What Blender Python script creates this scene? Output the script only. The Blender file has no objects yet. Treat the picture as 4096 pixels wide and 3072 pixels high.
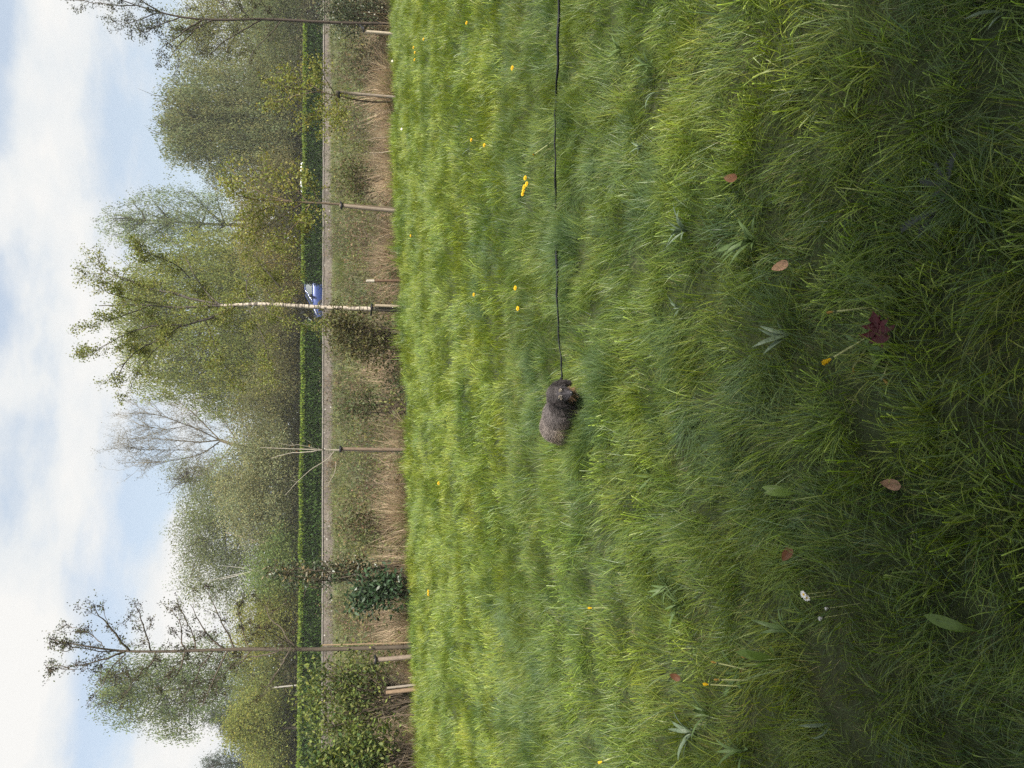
import bpy, bmesh, math
import numpy as np
from mathutils import Vector, Matrix

# ------------------------------------------------------------------ camera, sky, sun, exposure
scene = bpy.context.scene
coll = scene.collection
F_PX, EYE, PITCH = 2840.0, 1.6, math.radians(15.3)      # photograph is 4096 x 3072, held sideways: its left edge is up
FWD = np.array([0, math.cos(PITCH), -math.sin(PITCH)])
UP = np.array([0, math.sin(PITCH), math.cos(PITCH)])
RIGHT = np.array([1.0, 0, 0])
cam_data = bpy.data.cameras.new('camera')
cam_data.sensor_fit = 'HORIZONTAL'; cam_data.sensor_width = 36.0
cam_data.lens = 36.0 * F_PX / 4096.0
cam_data.clip_start = 0.05; cam_data.clip_end = 3000
cam = bpy.data.objects.new('camera', cam_data); coll.objects.link(cam)
m = Matrix.Identity(4)
for i in range(3):
    m[i][0] = -UP[i]; m[i][1] = RIGHT[i]; m[i][2] = -FWD[i]
m[2][3] = EYE
cam.matrix_world = m
scene.camera = cam

SUN_EL = math.radians(46); SUN_DIR = np.array([0.62, -0.78])     # towards the sun, behind the camera on its right
SUN_DIR = SUN_DIR / np.linalg.norm(SUN_DIR)
world = bpy.data.worlds.new('World'); scene.world = world; world.use_nodes = True
wn = world.node_tree; wn.nodes.clear(); WL = wn.links.new
def wnode(t, **kw):
    n = wn.nodes.new(t)
    for k, v in kw.items(): setattr(n, k, v)
    return n
def wmath(op, a, b=None, clamp=False):
    n = wn.nodes.new('ShaderNodeMath'); n.operation = op; n.use_clamp = clamp
    for i, v in enumerate((a, b)):
        if v is None: continue
        if isinstance(v, (int, float)): n.inputs[i].default_value = v
        else: WL(v, n.inputs[i])
    return n.outputs[0]
sky = wnode('ShaderNodeTexSky', sky_type='NISHITA', sun_disc=False)
sky.sun_elevation = SUN_EL; sky.sun_rotation = math.atan2(SUN_DIR[0], SUN_DIR[1])
sky.air_density = 1.0; sky.dust_density = 1.5; sky.ozone_density = 1.5
tc = wnode('ShaderNodeTexCoord'); sep = wnode('ShaderNodeSeparateXYZ'); WL(tc.outputs['Generated'], sep.inputs[0])
az = wmath('MULTIPLY', wmath('ARCTAN2', sep.outputs[0], sep.outputs[1]), 57.2958)
el = wmath('MULTIPLY', wmath('ARCSINE', sep.outputs[2]), 57.2958)
# clouds: fractal noise over the directions of the sky, flattened into banks
def cnoise(scale, detail, rough, off, flat=2.3):
    mp = wnode('ShaderNodeMapping'); mp.inputs['Location'].default_value = (off, off * .7, off * .3)
    mp.inputs['Scale'].default_value = (scale, scale, scale * flat); WL(tc.outputs['Generated'], mp.inputs[0])
    n = wnode('ShaderNodeTexNoise'); n.inputs['Scale'].default_value = 1.0; n.inputs['Detail'].default_value = detail
    n.inputs['Roughness'].default_value = rough; WL(mp.outputs[0], n.inputs[0]); return n.outputs[0]
n_big = cnoise(2.4, 3, .5, 3.1); n_det = cnoise(6.5, 8, .56, 9.4)
cover = wmath('ADD', wmath('MULTIPLY', n_big, 0.45), wmath('MULTIPLY', n_det, 0.70))
# the larger clouds and blue gaps as they stood: (azimuth, elevation, half width, half height, weight)
for a, e, sa, se, w in [(23, 17.0, 8, 2.8, .30), (26.5, 20.8, 6.5, 2.6, -.9), (6, 21, 4, 1.6, -.28), (-18, 19, 17, 3.6, .16),
                        (18, 9.5, 14, 3.0, -.30), (-7, 10.5, 6, 2.3, -.20), (-14, 9.0, 7.5, 2.6, .34), (-20, 14, 12, 1.8, -.24),
                        (2, 15, 10, 3, .04), (-25, 8, 6, 2.4, .04)]:
    ga = wmath('POWER', wmath('DIVIDE', wmath('SUBTRACT', az, a), sa), 2.0)
    ge = wmath('POWER', wmath('DIVIDE', wmath('SUBTRACT', el, e), se), 2.0)
    g = wmath('EXPONENT', wmath('MULTIPLY', wmath('ADD', ga, ge), -1.0))
    cover = wmath('ADD', cover, wmath('MULTIPLY', g, w))
ramp = wnode('ShaderNodeValToRGB'); WL(cover, ramp.inputs[0])
ramp.color_ramp.elements[0].position = 0.42; ramp.color_ramp.elements[0].color = (.58, .58, .58, 1)
ramp.color_ramp.elements[1].position = 0.62; ramp.color_ramp.elements[1].color = (1, 1, 1, 1)
cloudcol = wnode('ShaderNodeValToRGB'); WL(wmath('ADD', wmath('MULTIPLY', cover, .75), wmath('MULTIPLY', n_det, .3)), cloudcol.inputs[0])
ce = cloudcol.color_ramp.elements
ce[0].position = 0.44; ce[0].color = (.375, .41, .44, 1); ce[1].position = 0.74; ce[1].color = (.495, .49, .477, 1)
skys = wnode('ShaderNodeVectorMath', operation='SCALE'); WL(sky.outputs[0], skys.inputs[0]); skys.inputs['Scale'].default_value = 0.095
mix = wnode('ShaderNodeMix', data_type='RGBA'); WL(ramp.outputs[0], mix.inputs['Factor'])
WL(skys.outputs[0], mix.inputs['A']); WL(cloudcol.outputs[0], mix.inputs['B'])
bg = wnode('ShaderNodeBackground'); bg.inputs['Strength'].default_value = 1.0
WL(mix.outputs['Result'], bg.inputs[0])
wo = wnode('ShaderNodeOutputWorld'); WL(bg.outputs[0], wo.inputs[0])

sun_data = bpy.data.lights.new('sun', 'SUN'); sun_data.energy = 4.6; sun_data.angle = math.radians(9)
sun_data.color = (1.0, .94, .84)
sun = bpy.data.objects.new('sun', sun_data); coll.objects.link(sun)
sd = Vector((SUN_DIR[0] * math.cos(SUN_EL), SUN_DIR[1] * math.cos(SUN_EL), math.sin(SUN_EL)))
sun.rotation_euler = sd.to_track_quat('Z', 'Y').to_euler(); sun.location = (6, -8, 20)

vs = scene.view_settings
vs.view_transform = 'Standard'; vs.look = 'None'; vs.exposure = 0.95; vs.gamma = 1.0; vs.use_curve_mapping = False
cy = scene.cycles
cy.max_bounces = 4; cy.diffuse_bounces = 2; cy.glossy_bounces = 1; cy.transmission_bounces = 2; cy.transparent_max_bounces = 4
cy.caustics_reflective = False; cy.caustics_refractive = False
cy.use_adaptive_sampling = False
cy.use_denoising = False

# ------------------------------------------------------------------ helpers
def ray(px, py):
    return FWD + RIGHT * (1536 - py) / F_PX - UP * (px - 2048) / F_PX
def gz(px, py, z=0.0):                                   # the ground point seen at a pixel of the photograph
    r = ray(px, py); return np.array([0, 0, EYE]) + r * (z - EYE) / r[2]
def at(px, py, Y):                                       # the point seen at a pixel, at distance Y in front of the camera
    r = ray(px, py); return np.array([0, 0, EYE]) + r * Y / r[1]
def scale_at(Y, px=1300):                                # metres per photo pixel at distance Y
    return Y / ray(px, 1536)[1] / F_PX

def hash2(i, j, s=0):
    h = (i * 374761393 + j * 668265263 + s * 974711) & 0x7fffffff
    h = ((h ^ (h >> 13)) * 1274126177) & 0x7fffffff
    return ((h ^ (h >> 16)) & 0xffff) / 65535.0
def vnoise(x, y, s=0):
    x = np.asarray(x, float); y = np.asarray(y, float)
    xi = np.floor(x).astype(np.int64); yi = np.floor(y).astype(np.int64)
    fx = x - xi; fy = y - yi; fx = fx * fx * (3 - 2 * fx); fy = fy * fy * (3 - 2 * fy)
    a = hash2(xi, yi, s); b = hash2(xi + 1, yi, s); c = hash2(xi, yi + 1, s); d = hash2(xi + 1, yi + 1, s)
    return (a * (1 - fx) + b * fx) * (1 - fy) + (c * (1 - fx) + d * fx) * fy
def fbm(x, y, s=0, o=3):
    r = 0; a = .5
    for k in range(o):
        r = r + a * vnoise(x * 2 ** k, y * 2 ** k, s + k); a *= .5
    return r

# meadow edge: a straight line on the ground; wall line behind it
ER, EL = gz(1572, 0)[:2], gz(1684, 3072)[:2]
ED = (ER - EL) / np.linalg.norm(ER - EL); EN = np.array([-ED[1], ED[0]])
if EN[1] < 0: EN = -EN
def edge_s(x, y):                                        # distance beyond the meadow's edge
    return (np.asarray(x) - EL[0]) * EN[0] + (np.asarray(y) - EL[1]) * EN[1]
def on_edge(py, s=0.0):                                  # the ground point on (or s beyond) the edge line seen in column py
    a = (1536 - py) / F_PX
    lo, hi = 5.0, 60.0
    for _ in range(50):
        mid = (lo + hi) / 2; x = at(1600, py, mid)[0]
        if edge_s(x, mid) < s: lo = mid
        else: hi = mid
    return float(x), float(mid)
def wall_y(x): return 41.5 + 0.22 * np.asarray(x)
def sstep(a, b, x):
    t = np.clip((x - a) / (b - a), 0, 1); return t * t * (3 - 2 * t)
def terrain(x, y):
    x = np.asarray(x, float); y = np.asarray(y, float)
    s = edge_s(x, y); w = y - wall_y(x)
    z = (fbm(x * .9, y * .9, 5, 3) - .44) * .09
    bank = -0.50 * sstep(0.2, 2.4, s) + 0.42 * sstep(2.6, 6.5, s) + 0.62 * sstep(6, 24, s)
    z = z + np.where(s > 0, bank, 0) + np.where(s > 3, (fbm(x * .4, y * .4, 9, 2) - .4) * .2, 0)
    k_ = sstep(-7.0, -.5, w); z = np.where(w > -7, z * (1 - k_) + .68 * k_, z)
    z = np.where(w > 0.12, 0.68 + 0.27 * sstep(.12, .5, w), z)
    return z
def tz(x, y): return float(terrain(np.array([x]), np.array([y]))[0])

def node_mat(name):
    mt = bpy.data.materials.new(name); mt.use_nodes = True
    nt = mt.node_tree; nt.nodes.clear(); return mt, nt
def N(nt, t, **kw):
    n = nt.nodes.new(t)
    for k, v in kw.items(): setattr(n, k, v)
    return n
def noise(nt, scale, detail=3, rough=.55, coord='Object', dist=0.0):
    n = N(nt, 'ShaderNodeTexNoise'); n.inputs['Scale'].default_value = scale
    n.inputs['Detail'].default_value = detail; n.inputs['Roughness'].default_value = rough; n.inputs['Distortion'].default_value = dist
    if coord == 'World':
        g = N(nt, 'ShaderNodeNewGeometry'); nt.links.new(g.outputs['Position'], n.inputs['Vector'])
    else:
        c = N(nt, 'ShaderNodeTexCoord'); nt.links.new(c.outputs[coord], n.inputs['Vector'])
    return n
def ramp_of(nt, fac, stops):
    r = N(nt, 'ShaderNodeValToRGB'); nt.links.new(fac, r.inputs[0]); e = r.color_ramp.elements
    while len(e) < len(stops): e.new(0.5)
    for el_, (p, c) in zip(e, stops): el_.position = p; el_.color = (*c, 1)
    return r.outputs[0]
def mixcol(nt, fac, a, b, mode='MIX'):
    mx = N(nt, 'ShaderNodeMix', data_type='RGBA', blend_type=mode)
    if isinstance(fac, (int, float)): mx.inputs['Factor'].default_value = fac
    else: nt.links.new(fac, mx.inputs['Factor'])
    for k, v in (('A', a), ('B', b)):
        if isinstance(v, tuple): mx.inputs[k].default_value = (*v, 1)
        else: nt.links.new(v, mx.inputs[k])
    return mx.outputs['Result']

def leaf_material(name, transl=.35, rough=.55, spec=.3, world_tint=None, gain=1.0):
    """foliage: colour from the mesh's own attribute, part of the light passing through"""
    mt, nt = node_mat(name); L = nt.links.new
    at_ = N(nt, 'ShaderNodeAttribute', attribute_name='Col'); col = at_.outputs['Color']
    if world_tint:
        for sc, stops, fac in world_tint:
            n = noise(nt, sc, 3, .6, 'World'); col = mixcol(nt, fac, col, ramp_of(nt, n.outputs[0], stops), 'MULTIPLY')
    p = N(nt, 'ShaderNodeBsdfPrincipled'); L(col, p.inputs['Base Color'])
    p.inputs['Roughness'].default_value = rough; p.inputs['Specular IOR Level'].default_value = spec
    t = N(nt, 'ShaderNodeBsdfTranslucent')
    hs = N(nt, 'ShaderNodeHueSaturation'); hs.inputs['Saturation'].default_value = 1.15; hs.inputs['Value'].default_value = 1.25 * gain
    L(col, hs.inputs['Color']); L(hs.outputs[0], t.inputs[0])
    mx = N(nt, 'ShaderNodeMixShader'); mx.inputs[0].default_value = transl
    L(p.outputs[0], mx.inputs[1]); L(t.outputs[0], mx.inputs[2])
    o = N(nt, 'ShaderNodeOutputMaterial'); L(mx.outputs[0], o.inputs[0]); return mt
def attr_material(name, rough=.8, spec=.2, bump=None):
    mt, nt = node_mat(name); L = nt.links.new
    at_ = N(nt, 'ShaderNodeAttribute', attribute_name='Col')
    n = noise(nt, 25, 4, .6); col = mixcol(nt, .5, at_.outputs['Color'], ramp_of(nt, n.outputs[0], [(.3, (.55, .55, .55)), (.7, (1.25, 1.25, 1.25))]), 'MULTIPLY')
    p = N(nt, 'ShaderNodeBsdfPrincipled'); L(col, p.inputs['Base Color'])
    p.inputs['Roughness'].default_value = rough; p.inputs['Specular IOR Level'].default_value = spec
    o = N(nt, 'ShaderNodeOutputMaterial'); L(p.outputs[0], o.inputs[0]); return mt
def flat_material(name, col, rough=.6, spec=.3, metal=0.0, var=.15, nscale=30, coat=0.0, bump=0.0):
    mt, nt = node_mat(name); L = nt.links.new
    n = noise(nt, nscale, 4, .6)
    lo = tuple(c * (1 - var) for c in col); hi = tuple(min(1, c * (1 + var)) for c in col)
    p = N(nt, 'ShaderNodeBsdfPrincipled'); L(ramp_of(nt, n.outputs[0], [(.3, lo), (.7, hi)]), p.inputs['Base Color'])
    p.inputs['Roughness'].default_value = rough; p.inputs['Specular IOR Level'].default_value = spec; p.inputs['Metallic'].default_value = metal
    p.inputs['Coat Weight'].default_value = coat
    if bump:
        b = N(nt, 'ShaderNodeBump'); b.inputs['Strength'].default_value = bump; b.inputs['Distance'].default_value = .01
        L(n.outputs[0], b.inputs['Height']); L(b.outputs[0], p.inputs['Normal'])
    o = N(nt, 'ShaderNodeOutputMaterial'); L(p.outputs[0], o.inputs[0]); return mt

class Geo:
    """collects vertices, faces and vertex colours and links them as one mesh object"""
    def __init__(s): s.v = []; s.f3 = []; s.f4 = []; s.c = []; s.n = 0
    def add(s, v, f, col):
        v = np.asarray(v, float).reshape(-1, 3); f = np.asarray(f, np.int64)
        c = np.asarray(col, float)
        if c.ndim == 1: c = np.tile(c[:3], (len(v), 1))
        s.v.append(v); s.c.append(c[:, :3])
        if len(f): (s.f3 if f.shape[1] == 3 else s.f4).append(f + s.n)
        s.n += len(v)
    def mesh(s, name, mat=None, smooth=False):
        me = bpy.data.meshes.new(name)
        if not s.v: return me
        v = np.concatenate(s.v); c = np.concatenate(s.c)
        f3 = np.concatenate(s.f3) if s.f3 else np.zeros((0, 3), np.int64)
        f4 = np.concatenate(s.f4) if s.f4 else np.zeros((0, 4), np.int64)
        me.vertices.add(len(v)); me.vertices.foreach_set('co', v.astype(np.float32).ravel())
        nl = f3.size + f4.size
        me.loops.add(nl); me.loops.foreach_set('vertex_index', np.concatenate([f3.ravel(), f4.ravel()]).astype(np.int32))
        npoly = len(f3) + len(f4); me.polygons.add(npoly)
        tot = np.concatenate([np.full(len(f3), 3), np.full(len(f4), 4)]).astype(np.int32)
        me.polygons.foreach_set('loop_start', (np.cumsum(tot) - tot).astype(np.int32))
        if smooth: me.polygons.foreach_set('use_smooth', np.ones(npoly, bool))
        me.update(calc_edges=True); me.validate()
        a = me.attributes.new('Col', 'FLOAT_COLOR', 'POINT')
        a.data.foreach_set('color', np.concatenate([c, np.ones((len(c), 1))], 1).astype(np.float32).ravel())
        if mat: me.materials.append(mat)
        return me
    def build(s, name, mat, parent=None, smooth=False):
        return link(name, s.mesh(name, mat, smooth), parent)
def link(name, me, parent=None):
    o = bpy.data.objects.new(name, me); coll.objects.link(o)
    if parent is not None:                                # meshes are written in world space: cancel the parent's placement
        o.parent = parent; o.matrix_parent_inverse = PINV.get(parent.name, Matrix.Identity(4))
    return o
PINV = {}
def tag(o, label=None, cat=None, group=None, kind=None):
    if label: o['label'] = label
    if cat: o['category'] = cat
    if group: o['group'] = group
    if kind: o['kind'] = kind
    return o
def thing(name, label, cat, loc=(0, 0, 0), group=None):
    o = bpy.data.objects.new(name, None); coll.objects.link(o); o.location = loc; o.empty_display_size = .1
    PINV[o.name] = Matrix.Translation(-Vector(loc)); return tag(o, label, cat, group)

def unit(v):
    v = np.asarray(v, float); return v / np.maximum(np.linalg.norm(v, axis=-1, keepdims=True), 1e-9)
def tube(G, pts, radii, sides, col):
    pts = np.asarray(pts, float); n = len(pts); radii = np.broadcast_to(np.asarray(radii, float), (n,))
    t = unit(np.gradient(pts, axis=0)); ref = np.array([0.31, 0.87, 0.11]) if abs(t[0][2]) > .8 else np.array([0.05, .1, 1.0])
    a = unit(np.cross(t, ref)); b = np.cross(t, a)
    ang = np.linspace(0, 2 * np.pi, sides, endpoint=False)
    v = pts[:, None, :] + radii[:, None, None] * (a[:, None, :] * np.cos(ang)[None, :, None] + b[:, None, :] * np.sin(ang)[None, :, None])
    i = np.arange(n - 1)[:, None] * sides; k = np.arange(sides)[None, :]; k2 = (k + 1) % sides
    f = np.stack([i + k, i + k2, i + sides + k2, i + sides + k], -1).reshape(-1, 4)
    c = np.asarray(col, float)
    if c.ndim == 2: c = np.repeat(c, sides, 0)
    G.add(v.reshape(-1, 3), f, c)
    if sides > 3:                                        # close the far end
        G.add(np.concatenate([v[-1], pts[-1:] + t[-1:] * radii[-1] * .3]), [[k_, (k_ + 1) % sides, sides] for k_ in range(sides)], c[-1] if c.ndim == 2 else c)
def rand_unit(n, rng):
    v = rng.normal(size=(n, 3)); return unit(v)
def leaves(G, P, length, width, rng, col, cvar=.18, axis=None, axis_w=1.0, hue=.08, flat=None):
    """one rhombic leaf (two triangles) per point; axis: the preferred direction of the leaf"""
    n = len(P)
    if n == 0: return
    a = rand_unit(n, rng)
    if axis is not None: a = unit(a * (1 - axis_w) + unit(axis) * axis_w)
    r = rand_unit(n, rng)
    if flat is not None: r = unit(r * (1 - flat) + np.cross(a, [0, 0, 1.0]) * flat)
    b = unit(np.cross(a, r)) if flat is None else unit(r - a * np.sum(r * a, 1, keepdims=True))
    L_ = length * rng.uniform(.65, 1.25, (n, 1)); W_ = width * rng.uniform(.7, 1.25, (n, 1))
    v = np.stack([P, P + a * L_ * .45 + b * W_ * .5, P + a * L_, P + a * L_ * .45 - b * W_ * .5], 1).reshape(-1, 3)
    f = np.arange(n * 4).reshape(-1, 4)
    c = np.asarray(col, float)
    if c.ndim == 1: c = np.tile(c, (n, 1))
    c = c * (1 + rng.normal(size=(n, 1)) * cvar) * (1 + rng.normal(size=(n, 3)) * hue * np.array([1, .4, .8]))
    G.add(v, f, np.repeat(np.clip(c, .003, .9), 4, 0))
def box(G, c, s, col, rz=0.0):
    x, y, z = np.asarray(s, float) / 2
    v = np.array([[-x, -y, -z], [x, -y, -z], [x, y, -z], [-x, y, -z], [-x, -y, z], [x, -y, z], [x, y, z], [-x, y, z]])
    cs, sn = math.cos(rz), math.sin(rz); v = v @ np.array([[cs, sn, 0], [-sn, cs, 0], [0, 0, 1]])
    G.add(v + np.asarray(c), [[3, 2, 1, 0], [4, 5, 6, 7], [0, 1, 5, 4], [1, 2, 6, 5], [2, 3, 7, 6], [3, 0, 4, 7]], col)

# ------------------------------------------------------------------ ground
def build_ground():
    ys = np.concatenate([np.arange(-40, 0.5, 1.5), np.arange(.5, 8, .12), np.arange(8, 26, .22), np.arange(26, 60, .4), 60 * 1.12 ** np.arange(1, 24)])
    xs = np.concatenate([-14 - 1.35 ** np.arange(16, 0, -1) * 1.5, np.arange(-14, 14, .16), 14 + 1.35 ** np.arange(1, 17) * 1.5])
    X, Y = np.meshgrid(xs, ys); Z = terrain(X, Y)
    v = np.stack([X, Y, Z], -1).reshape(-1, 3); nx = len(xs)
    i = (np.arange(len(ys) - 1)[:, None] * nx + np.arange(nx - 1)[None]).reshape(-1)
    G = Geo(); G.add(v, np.stack([i, i + 1, i + nx + 1, i + nx], 1), (.06, .06, .03))
    mt, nt = node_mat('soil_and_thatch'); L = nt.links.new
    n1 = noise(nt, 1.3, 5, .6, 'World'); n2 = noise(nt, 38, 4, .7, 'World')
    c1 = ramp_of(nt, n1.outputs[0], [(.3, (.022, .034, .008)), (.5, (.032, .046, .011)), (.7, (.044, .048, .017))])
    c2 = mixcol(nt, .55, c1, ramp_of(nt, n2.outputs[0], [(.3, (.45, .42, .4)), (.75, (1.3, 1.3, 1.1))]), 'MULTIPLY')
    p = N(nt, 'ShaderNodeBsdfPrincipled'); L(c2, p.inputs['Base Color']); p.inputs['Roughness'].default_value = .95
    b = N(nt, 'ShaderNodeBump'); b.inputs['Strength'].default_value = .6; b.inputs['Distance'].default_value = .03
    L(n2.outputs[0], b.inputs['Height']); L(b.outputs[0], p.inputs['Normal'])
    o = N(nt, 'ShaderNodeOutputMaterial'); L(p.outputs[0], o.inputs[0])
    tag(G.build('ground', mt, smooth=True), kind='structure')
build_ground()

# ------------------------------------------------------------------ grass (stuff): clumps scattered over the ground
def blade_set(G, n, rng, R, hmin, hmax, width, lean, curl, cols, cut=0.0, segs=4, cx=0, cy=0, bias=(0, 0), tipc=1.0):
    """n tapering curved blades rooted within radius R"""
    r = R * np.sqrt(rng.uniform(0, 1, n)); th = rng.uniform(0, 2 * np.pi, n)
    px, py = cx + r * np.cos(th), cy + r * np.sin(th)
    d = th + rng.normal(0, .9, n); L_ = rng.uniform(hmin, hmax, n)
    ln = np.abs(rng.normal(lean, lean * .6, n)) + .35 * r / max(R, 1e-3) * lean
    cu = rng.normal(curl, curl * .7, n); w = width * rng.uniform(.6, 1.35, n)
    dirx, diry = np.cos(d) + bias[0], np.sin(d) + bias[1]
    nn = np.hypot(dirx, diry) + 1e-6; dirx /= nn; diry /= nn
    sx, sy = -diry, dirx; tw = rng.uniform(-.9, .9, n)                      # blade faces turn about
    sx2, sy2 = sx * np.cos(tw) + dirx * np.sin(tw), sy * np.cos(tw) + diry * np.sin(tw)
    ci = rng.integers(0, len(cols), n); C = np.asarray(cols)[ci] * (1 + rng.normal(0, .16, (n, 1)))
    iscut = rng.uniform(0, 1, n) < cut
    V, CC = [], []
    x, y, z = px.copy(), py.copy(), np.full(n, -.012)
    ang = ln.copy()
    for k in range(segs + 1):
        t = k / segs
        wt = w * np.where(iscut, 1 - .25 * t, (1 - t ** 1.8) * 1.0 + .04) * (.75 + .5 * min(t * 3, 1) * .5)
        V.append(np.stack([np.stack([x - sx2 * wt / 2, y - sy2 * wt / 2, z], -1), np.stack([x + sx2 * wt / 2, y + sy2 * wt / 2, z], -1)], 1))
        c = C.copy()
        tipm = np.where(iscut & (k == segs), 1.9, tipc if k == segs else 1.0)[:, None]
        CC.append(np.repeat((c * tipm)[:, None, :], 2, 1))
        st = L_ / segs
        x = x + dirx * np.sin(ang) * st; y = y + diry * np.sin(ang) * st; z = z + np.cos(ang) * st
        ang = np.minimum(ang + cu / segs, 2.2)
    V = np.stack(V, 1); CC = np.stack(CC, 1)                                # n, segs+1, 2, 3
    m_ = (segs + 1) * 2
    base = np.arange(n)[:, None, None] * m_; k = np.arange(segs)[None, :, None] * 2
    f = base + k + np.array([0, 1, 3, 2])[None, None, :]
    G.add(V.reshape(-1, 3), f.reshape(-1, 4), np.clip(CC.reshape(-1, 3), .004, .9))

GR = dict(fine=[(.150, .212, .036), (.122, .185, .036), (.178, .238, .036), (.105, .158, .044), (.20, .225, .052)],
          broad=[(.19, .265, .034), (.165, .245, .032), (.22, .275, .045), (.145, .21, .034)],
          cool=[(.105, .168, .060), (.095, .155, .066), (.125, .185, .058)],
          dry=[(.34, .29, .13), (.28, .22, .10), (.38, .34, .18)],
          far=[(.208, .270, .038), (.184, .247, .036), (.232, .285, .042), (.155, .212, .044), (.25, .285, .052)])
grass_tint = [(1.1, [(.30, (.70, .80, .98)), (.5, (1.0, 1.0, 1.0)), (.70, (1.28, 1.14, .80))], .85),
              (6.0, [(.3, (.8, .84, .9)), (.7, (1.18, 1.14, 1.0))], .6)]
m_grass = leaf_material('grass_blades', .32, .43, .46, grass_tint)
def hidden_mesh_objects(prefix, geos, mat):
    c = bpy.data.collections.new(prefix)
    for i, g in enumerate(geos):
        o = bpy.data.objects.new(f'{prefix}_{i:02d}', g.mesh(f'{prefix}_{i:02d}', mat)); c.objects.link(o)
    return c
def turf_tile(rng, size, n, hmin, hmax, width, pals, segs, lean=.6, curl=.8, sd=0, cut=0.0):
    """a square of turf: blades rooted all over it, combed by a wandering flow and tufted in height"""
    G = Geo(); k = 0
    for cols, share, w_, hs in pals:
        m_ = int(n * share); x = rng.uniform(-.5, .5, m_) * size; y = rng.uniform(-.5, .5, m_) * size
        fl = fbm(x * 3.2 / max(size, .5) * .6 + 11, y * 3.2 / max(size, .5) * .6, sd, 2) * 14
        tf = fbm(x * 9 + 3, y * 9, sd + 5, 2) / .75; tf = np.clip(.5 + (tf - .5) * 1.35, .05, 1.1)
        blades_at(G, x, y, fl + rng.normal(0, .75, m_), rng.uniform(hmin, hmax, m_) * (hs * (.22 + 1.55 * tf) if hs > 0 else -hs), width * w_, lean, curl, cols, rng, segs, cut)
    return G
def blades_at(G, x, y, d, L_, width, lean, curl, cols, rng, segs, cut=0.0):
    n = len(x); ln = np.abs(rng.normal(lean, lean * .6, n)); cu = rng.normal(curl, curl * .7, n); w = width * rng.uniform(.6, 1.35, n)
    dx, dy = np.cos(d), np.sin(d); tw = rng.uniform(-1.0, 1.0, n)
    sx, sy = -dy * np.cos(tw) + dx * np.sin(tw), dx * np.cos(tw) + dy * np.sin(tw)
    C = np.asarray(cols)[rng.integers(0, len(cols), n)] * (1 + rng.normal(0, .16, (n, 1)))
    iscut = rng.uniform(0, 1, n) < cut; V, CC = [], []; z = np.full(n, -.012); ang = ln.copy()
    for k in range(segs + 1):
        t = k / segs
        wt = w * np.where(iscut, 1 - .25 * t, (1 - t ** 1.8) + .04) * (.75 + .25 * min(t * 3, 1))
        V.append(np.stack([np.stack([x - sx * wt / 2, y - sy * wt / 2, z], -1), np.stack([x + sx * wt / 2, y + sy * wt / 2, z], -1)], 1))
        CC.append(np.repeat((C * np.where(iscut & (k == segs), 1.8, 1.0)[:, None])[:, None, :], 2, 1))
        st = L_ / segs; x = x + dx * np.sin(ang) * st; y = y + dy * np.sin(ang) * st; z = z + np.cos(ang) * st
        ang = np.minimum(ang + cu / segs, 2.1)
    V = np.stack(V, 1); CC = np.stack(CC, 1); m_ = (segs + 1) * 2
    f = np.arange(n)[:, None, None] * m_ + np.arange(segs)[None, :, None] * 2 + np.array([0, 1, 3, 2])[None, None, :]
    G.add(V.reshape(-1, 3), f.reshape(-1, 4), np.clip(CC.reshape(-1, 3), .004, .9))
def tiles_near(rng):
    return [turf_tile(rng, .5, 2700, .055, .135, .0024, [(GR['fine'], .40, 1, 1), (GR['cool'], .12, 1.15, 1.15), (GR['broad'], .09, 1.7, 1), (GR['fine'][:4] + GR['cool'], .34, 1.15, -.45), (GR['dry'], .05, .7, -.6)], 4, .47, .68, 100 + 10 * k) for k in range(10)]
def tiles_mid(rng):
    return [turf_tile(rng, 1.0, 3600, .05, .125, .0044, [(GR['far'], .72, 1, 1), (GR['broad'], .14, 1.3, 1.1), (GR['cool'], .14, 1, 1.2)], 3, .38, .6, 300 + 10 * k, .15) for k in range(8)]
def tiles_far(rng):
    B = [(.12, .165, .042), (.10, .145, .038), (.14, .165, .05), (.15, .15, .065)]
    return [turf_tile(rng, 2.0, 2600, .12, .30, .012, [(B, .84, 1, 1), (GR['dry'], .16, .8, 1.1)], 2, .45, .7, 500 + 10 * k) for k in range(5)]
def tufts(rng):
    out = []
    for k in range(4):                                   # 0-3 broad mown blades, cut tips
        G = Geo(); b = rng.normal(0, .55, 2)
        blade_set(G, 70, rng, .085, .06, .135, .0040, .42, .7, GR['broad'] + GR['fine'][:2], cut=.45, segs=5, bias=b); out.append(G)
    for k in range(3):                                   # 4-6 bluish soft tufts
        G = Geo(); b = rng.normal(0, .6, 2)
        blade_set(G, 200, rng, .09, .09, .17, .0024, .5, 1.0, GR['cool'], segs=4, bias=b); out.append(G)
    for k in range(3):                                   # 7-9 fine yellowish tufts
        G = Geo(); b = rng.normal(0, .6, 2)
        blade_set(G, 190, rng, .08, .07, .15, .0022, .5, .9, GR['fine'] + GR['broad'][:2], segs=4, bias=b); out.append(G)
    return out
def tufts_mid(rng):
    out = []
    for k in range(5):
        G = Geo(); b = rng.normal(0, .5, 2)
        blade_set(G, 55, rng, .08, .08, .16, .0055, .4, .7, [GR['broad'], GR['cool'], GR['far'], GR['far'], GR['broad']][k], cut=.3, segs=3, bias=b); out.append(G)
    return out
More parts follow.
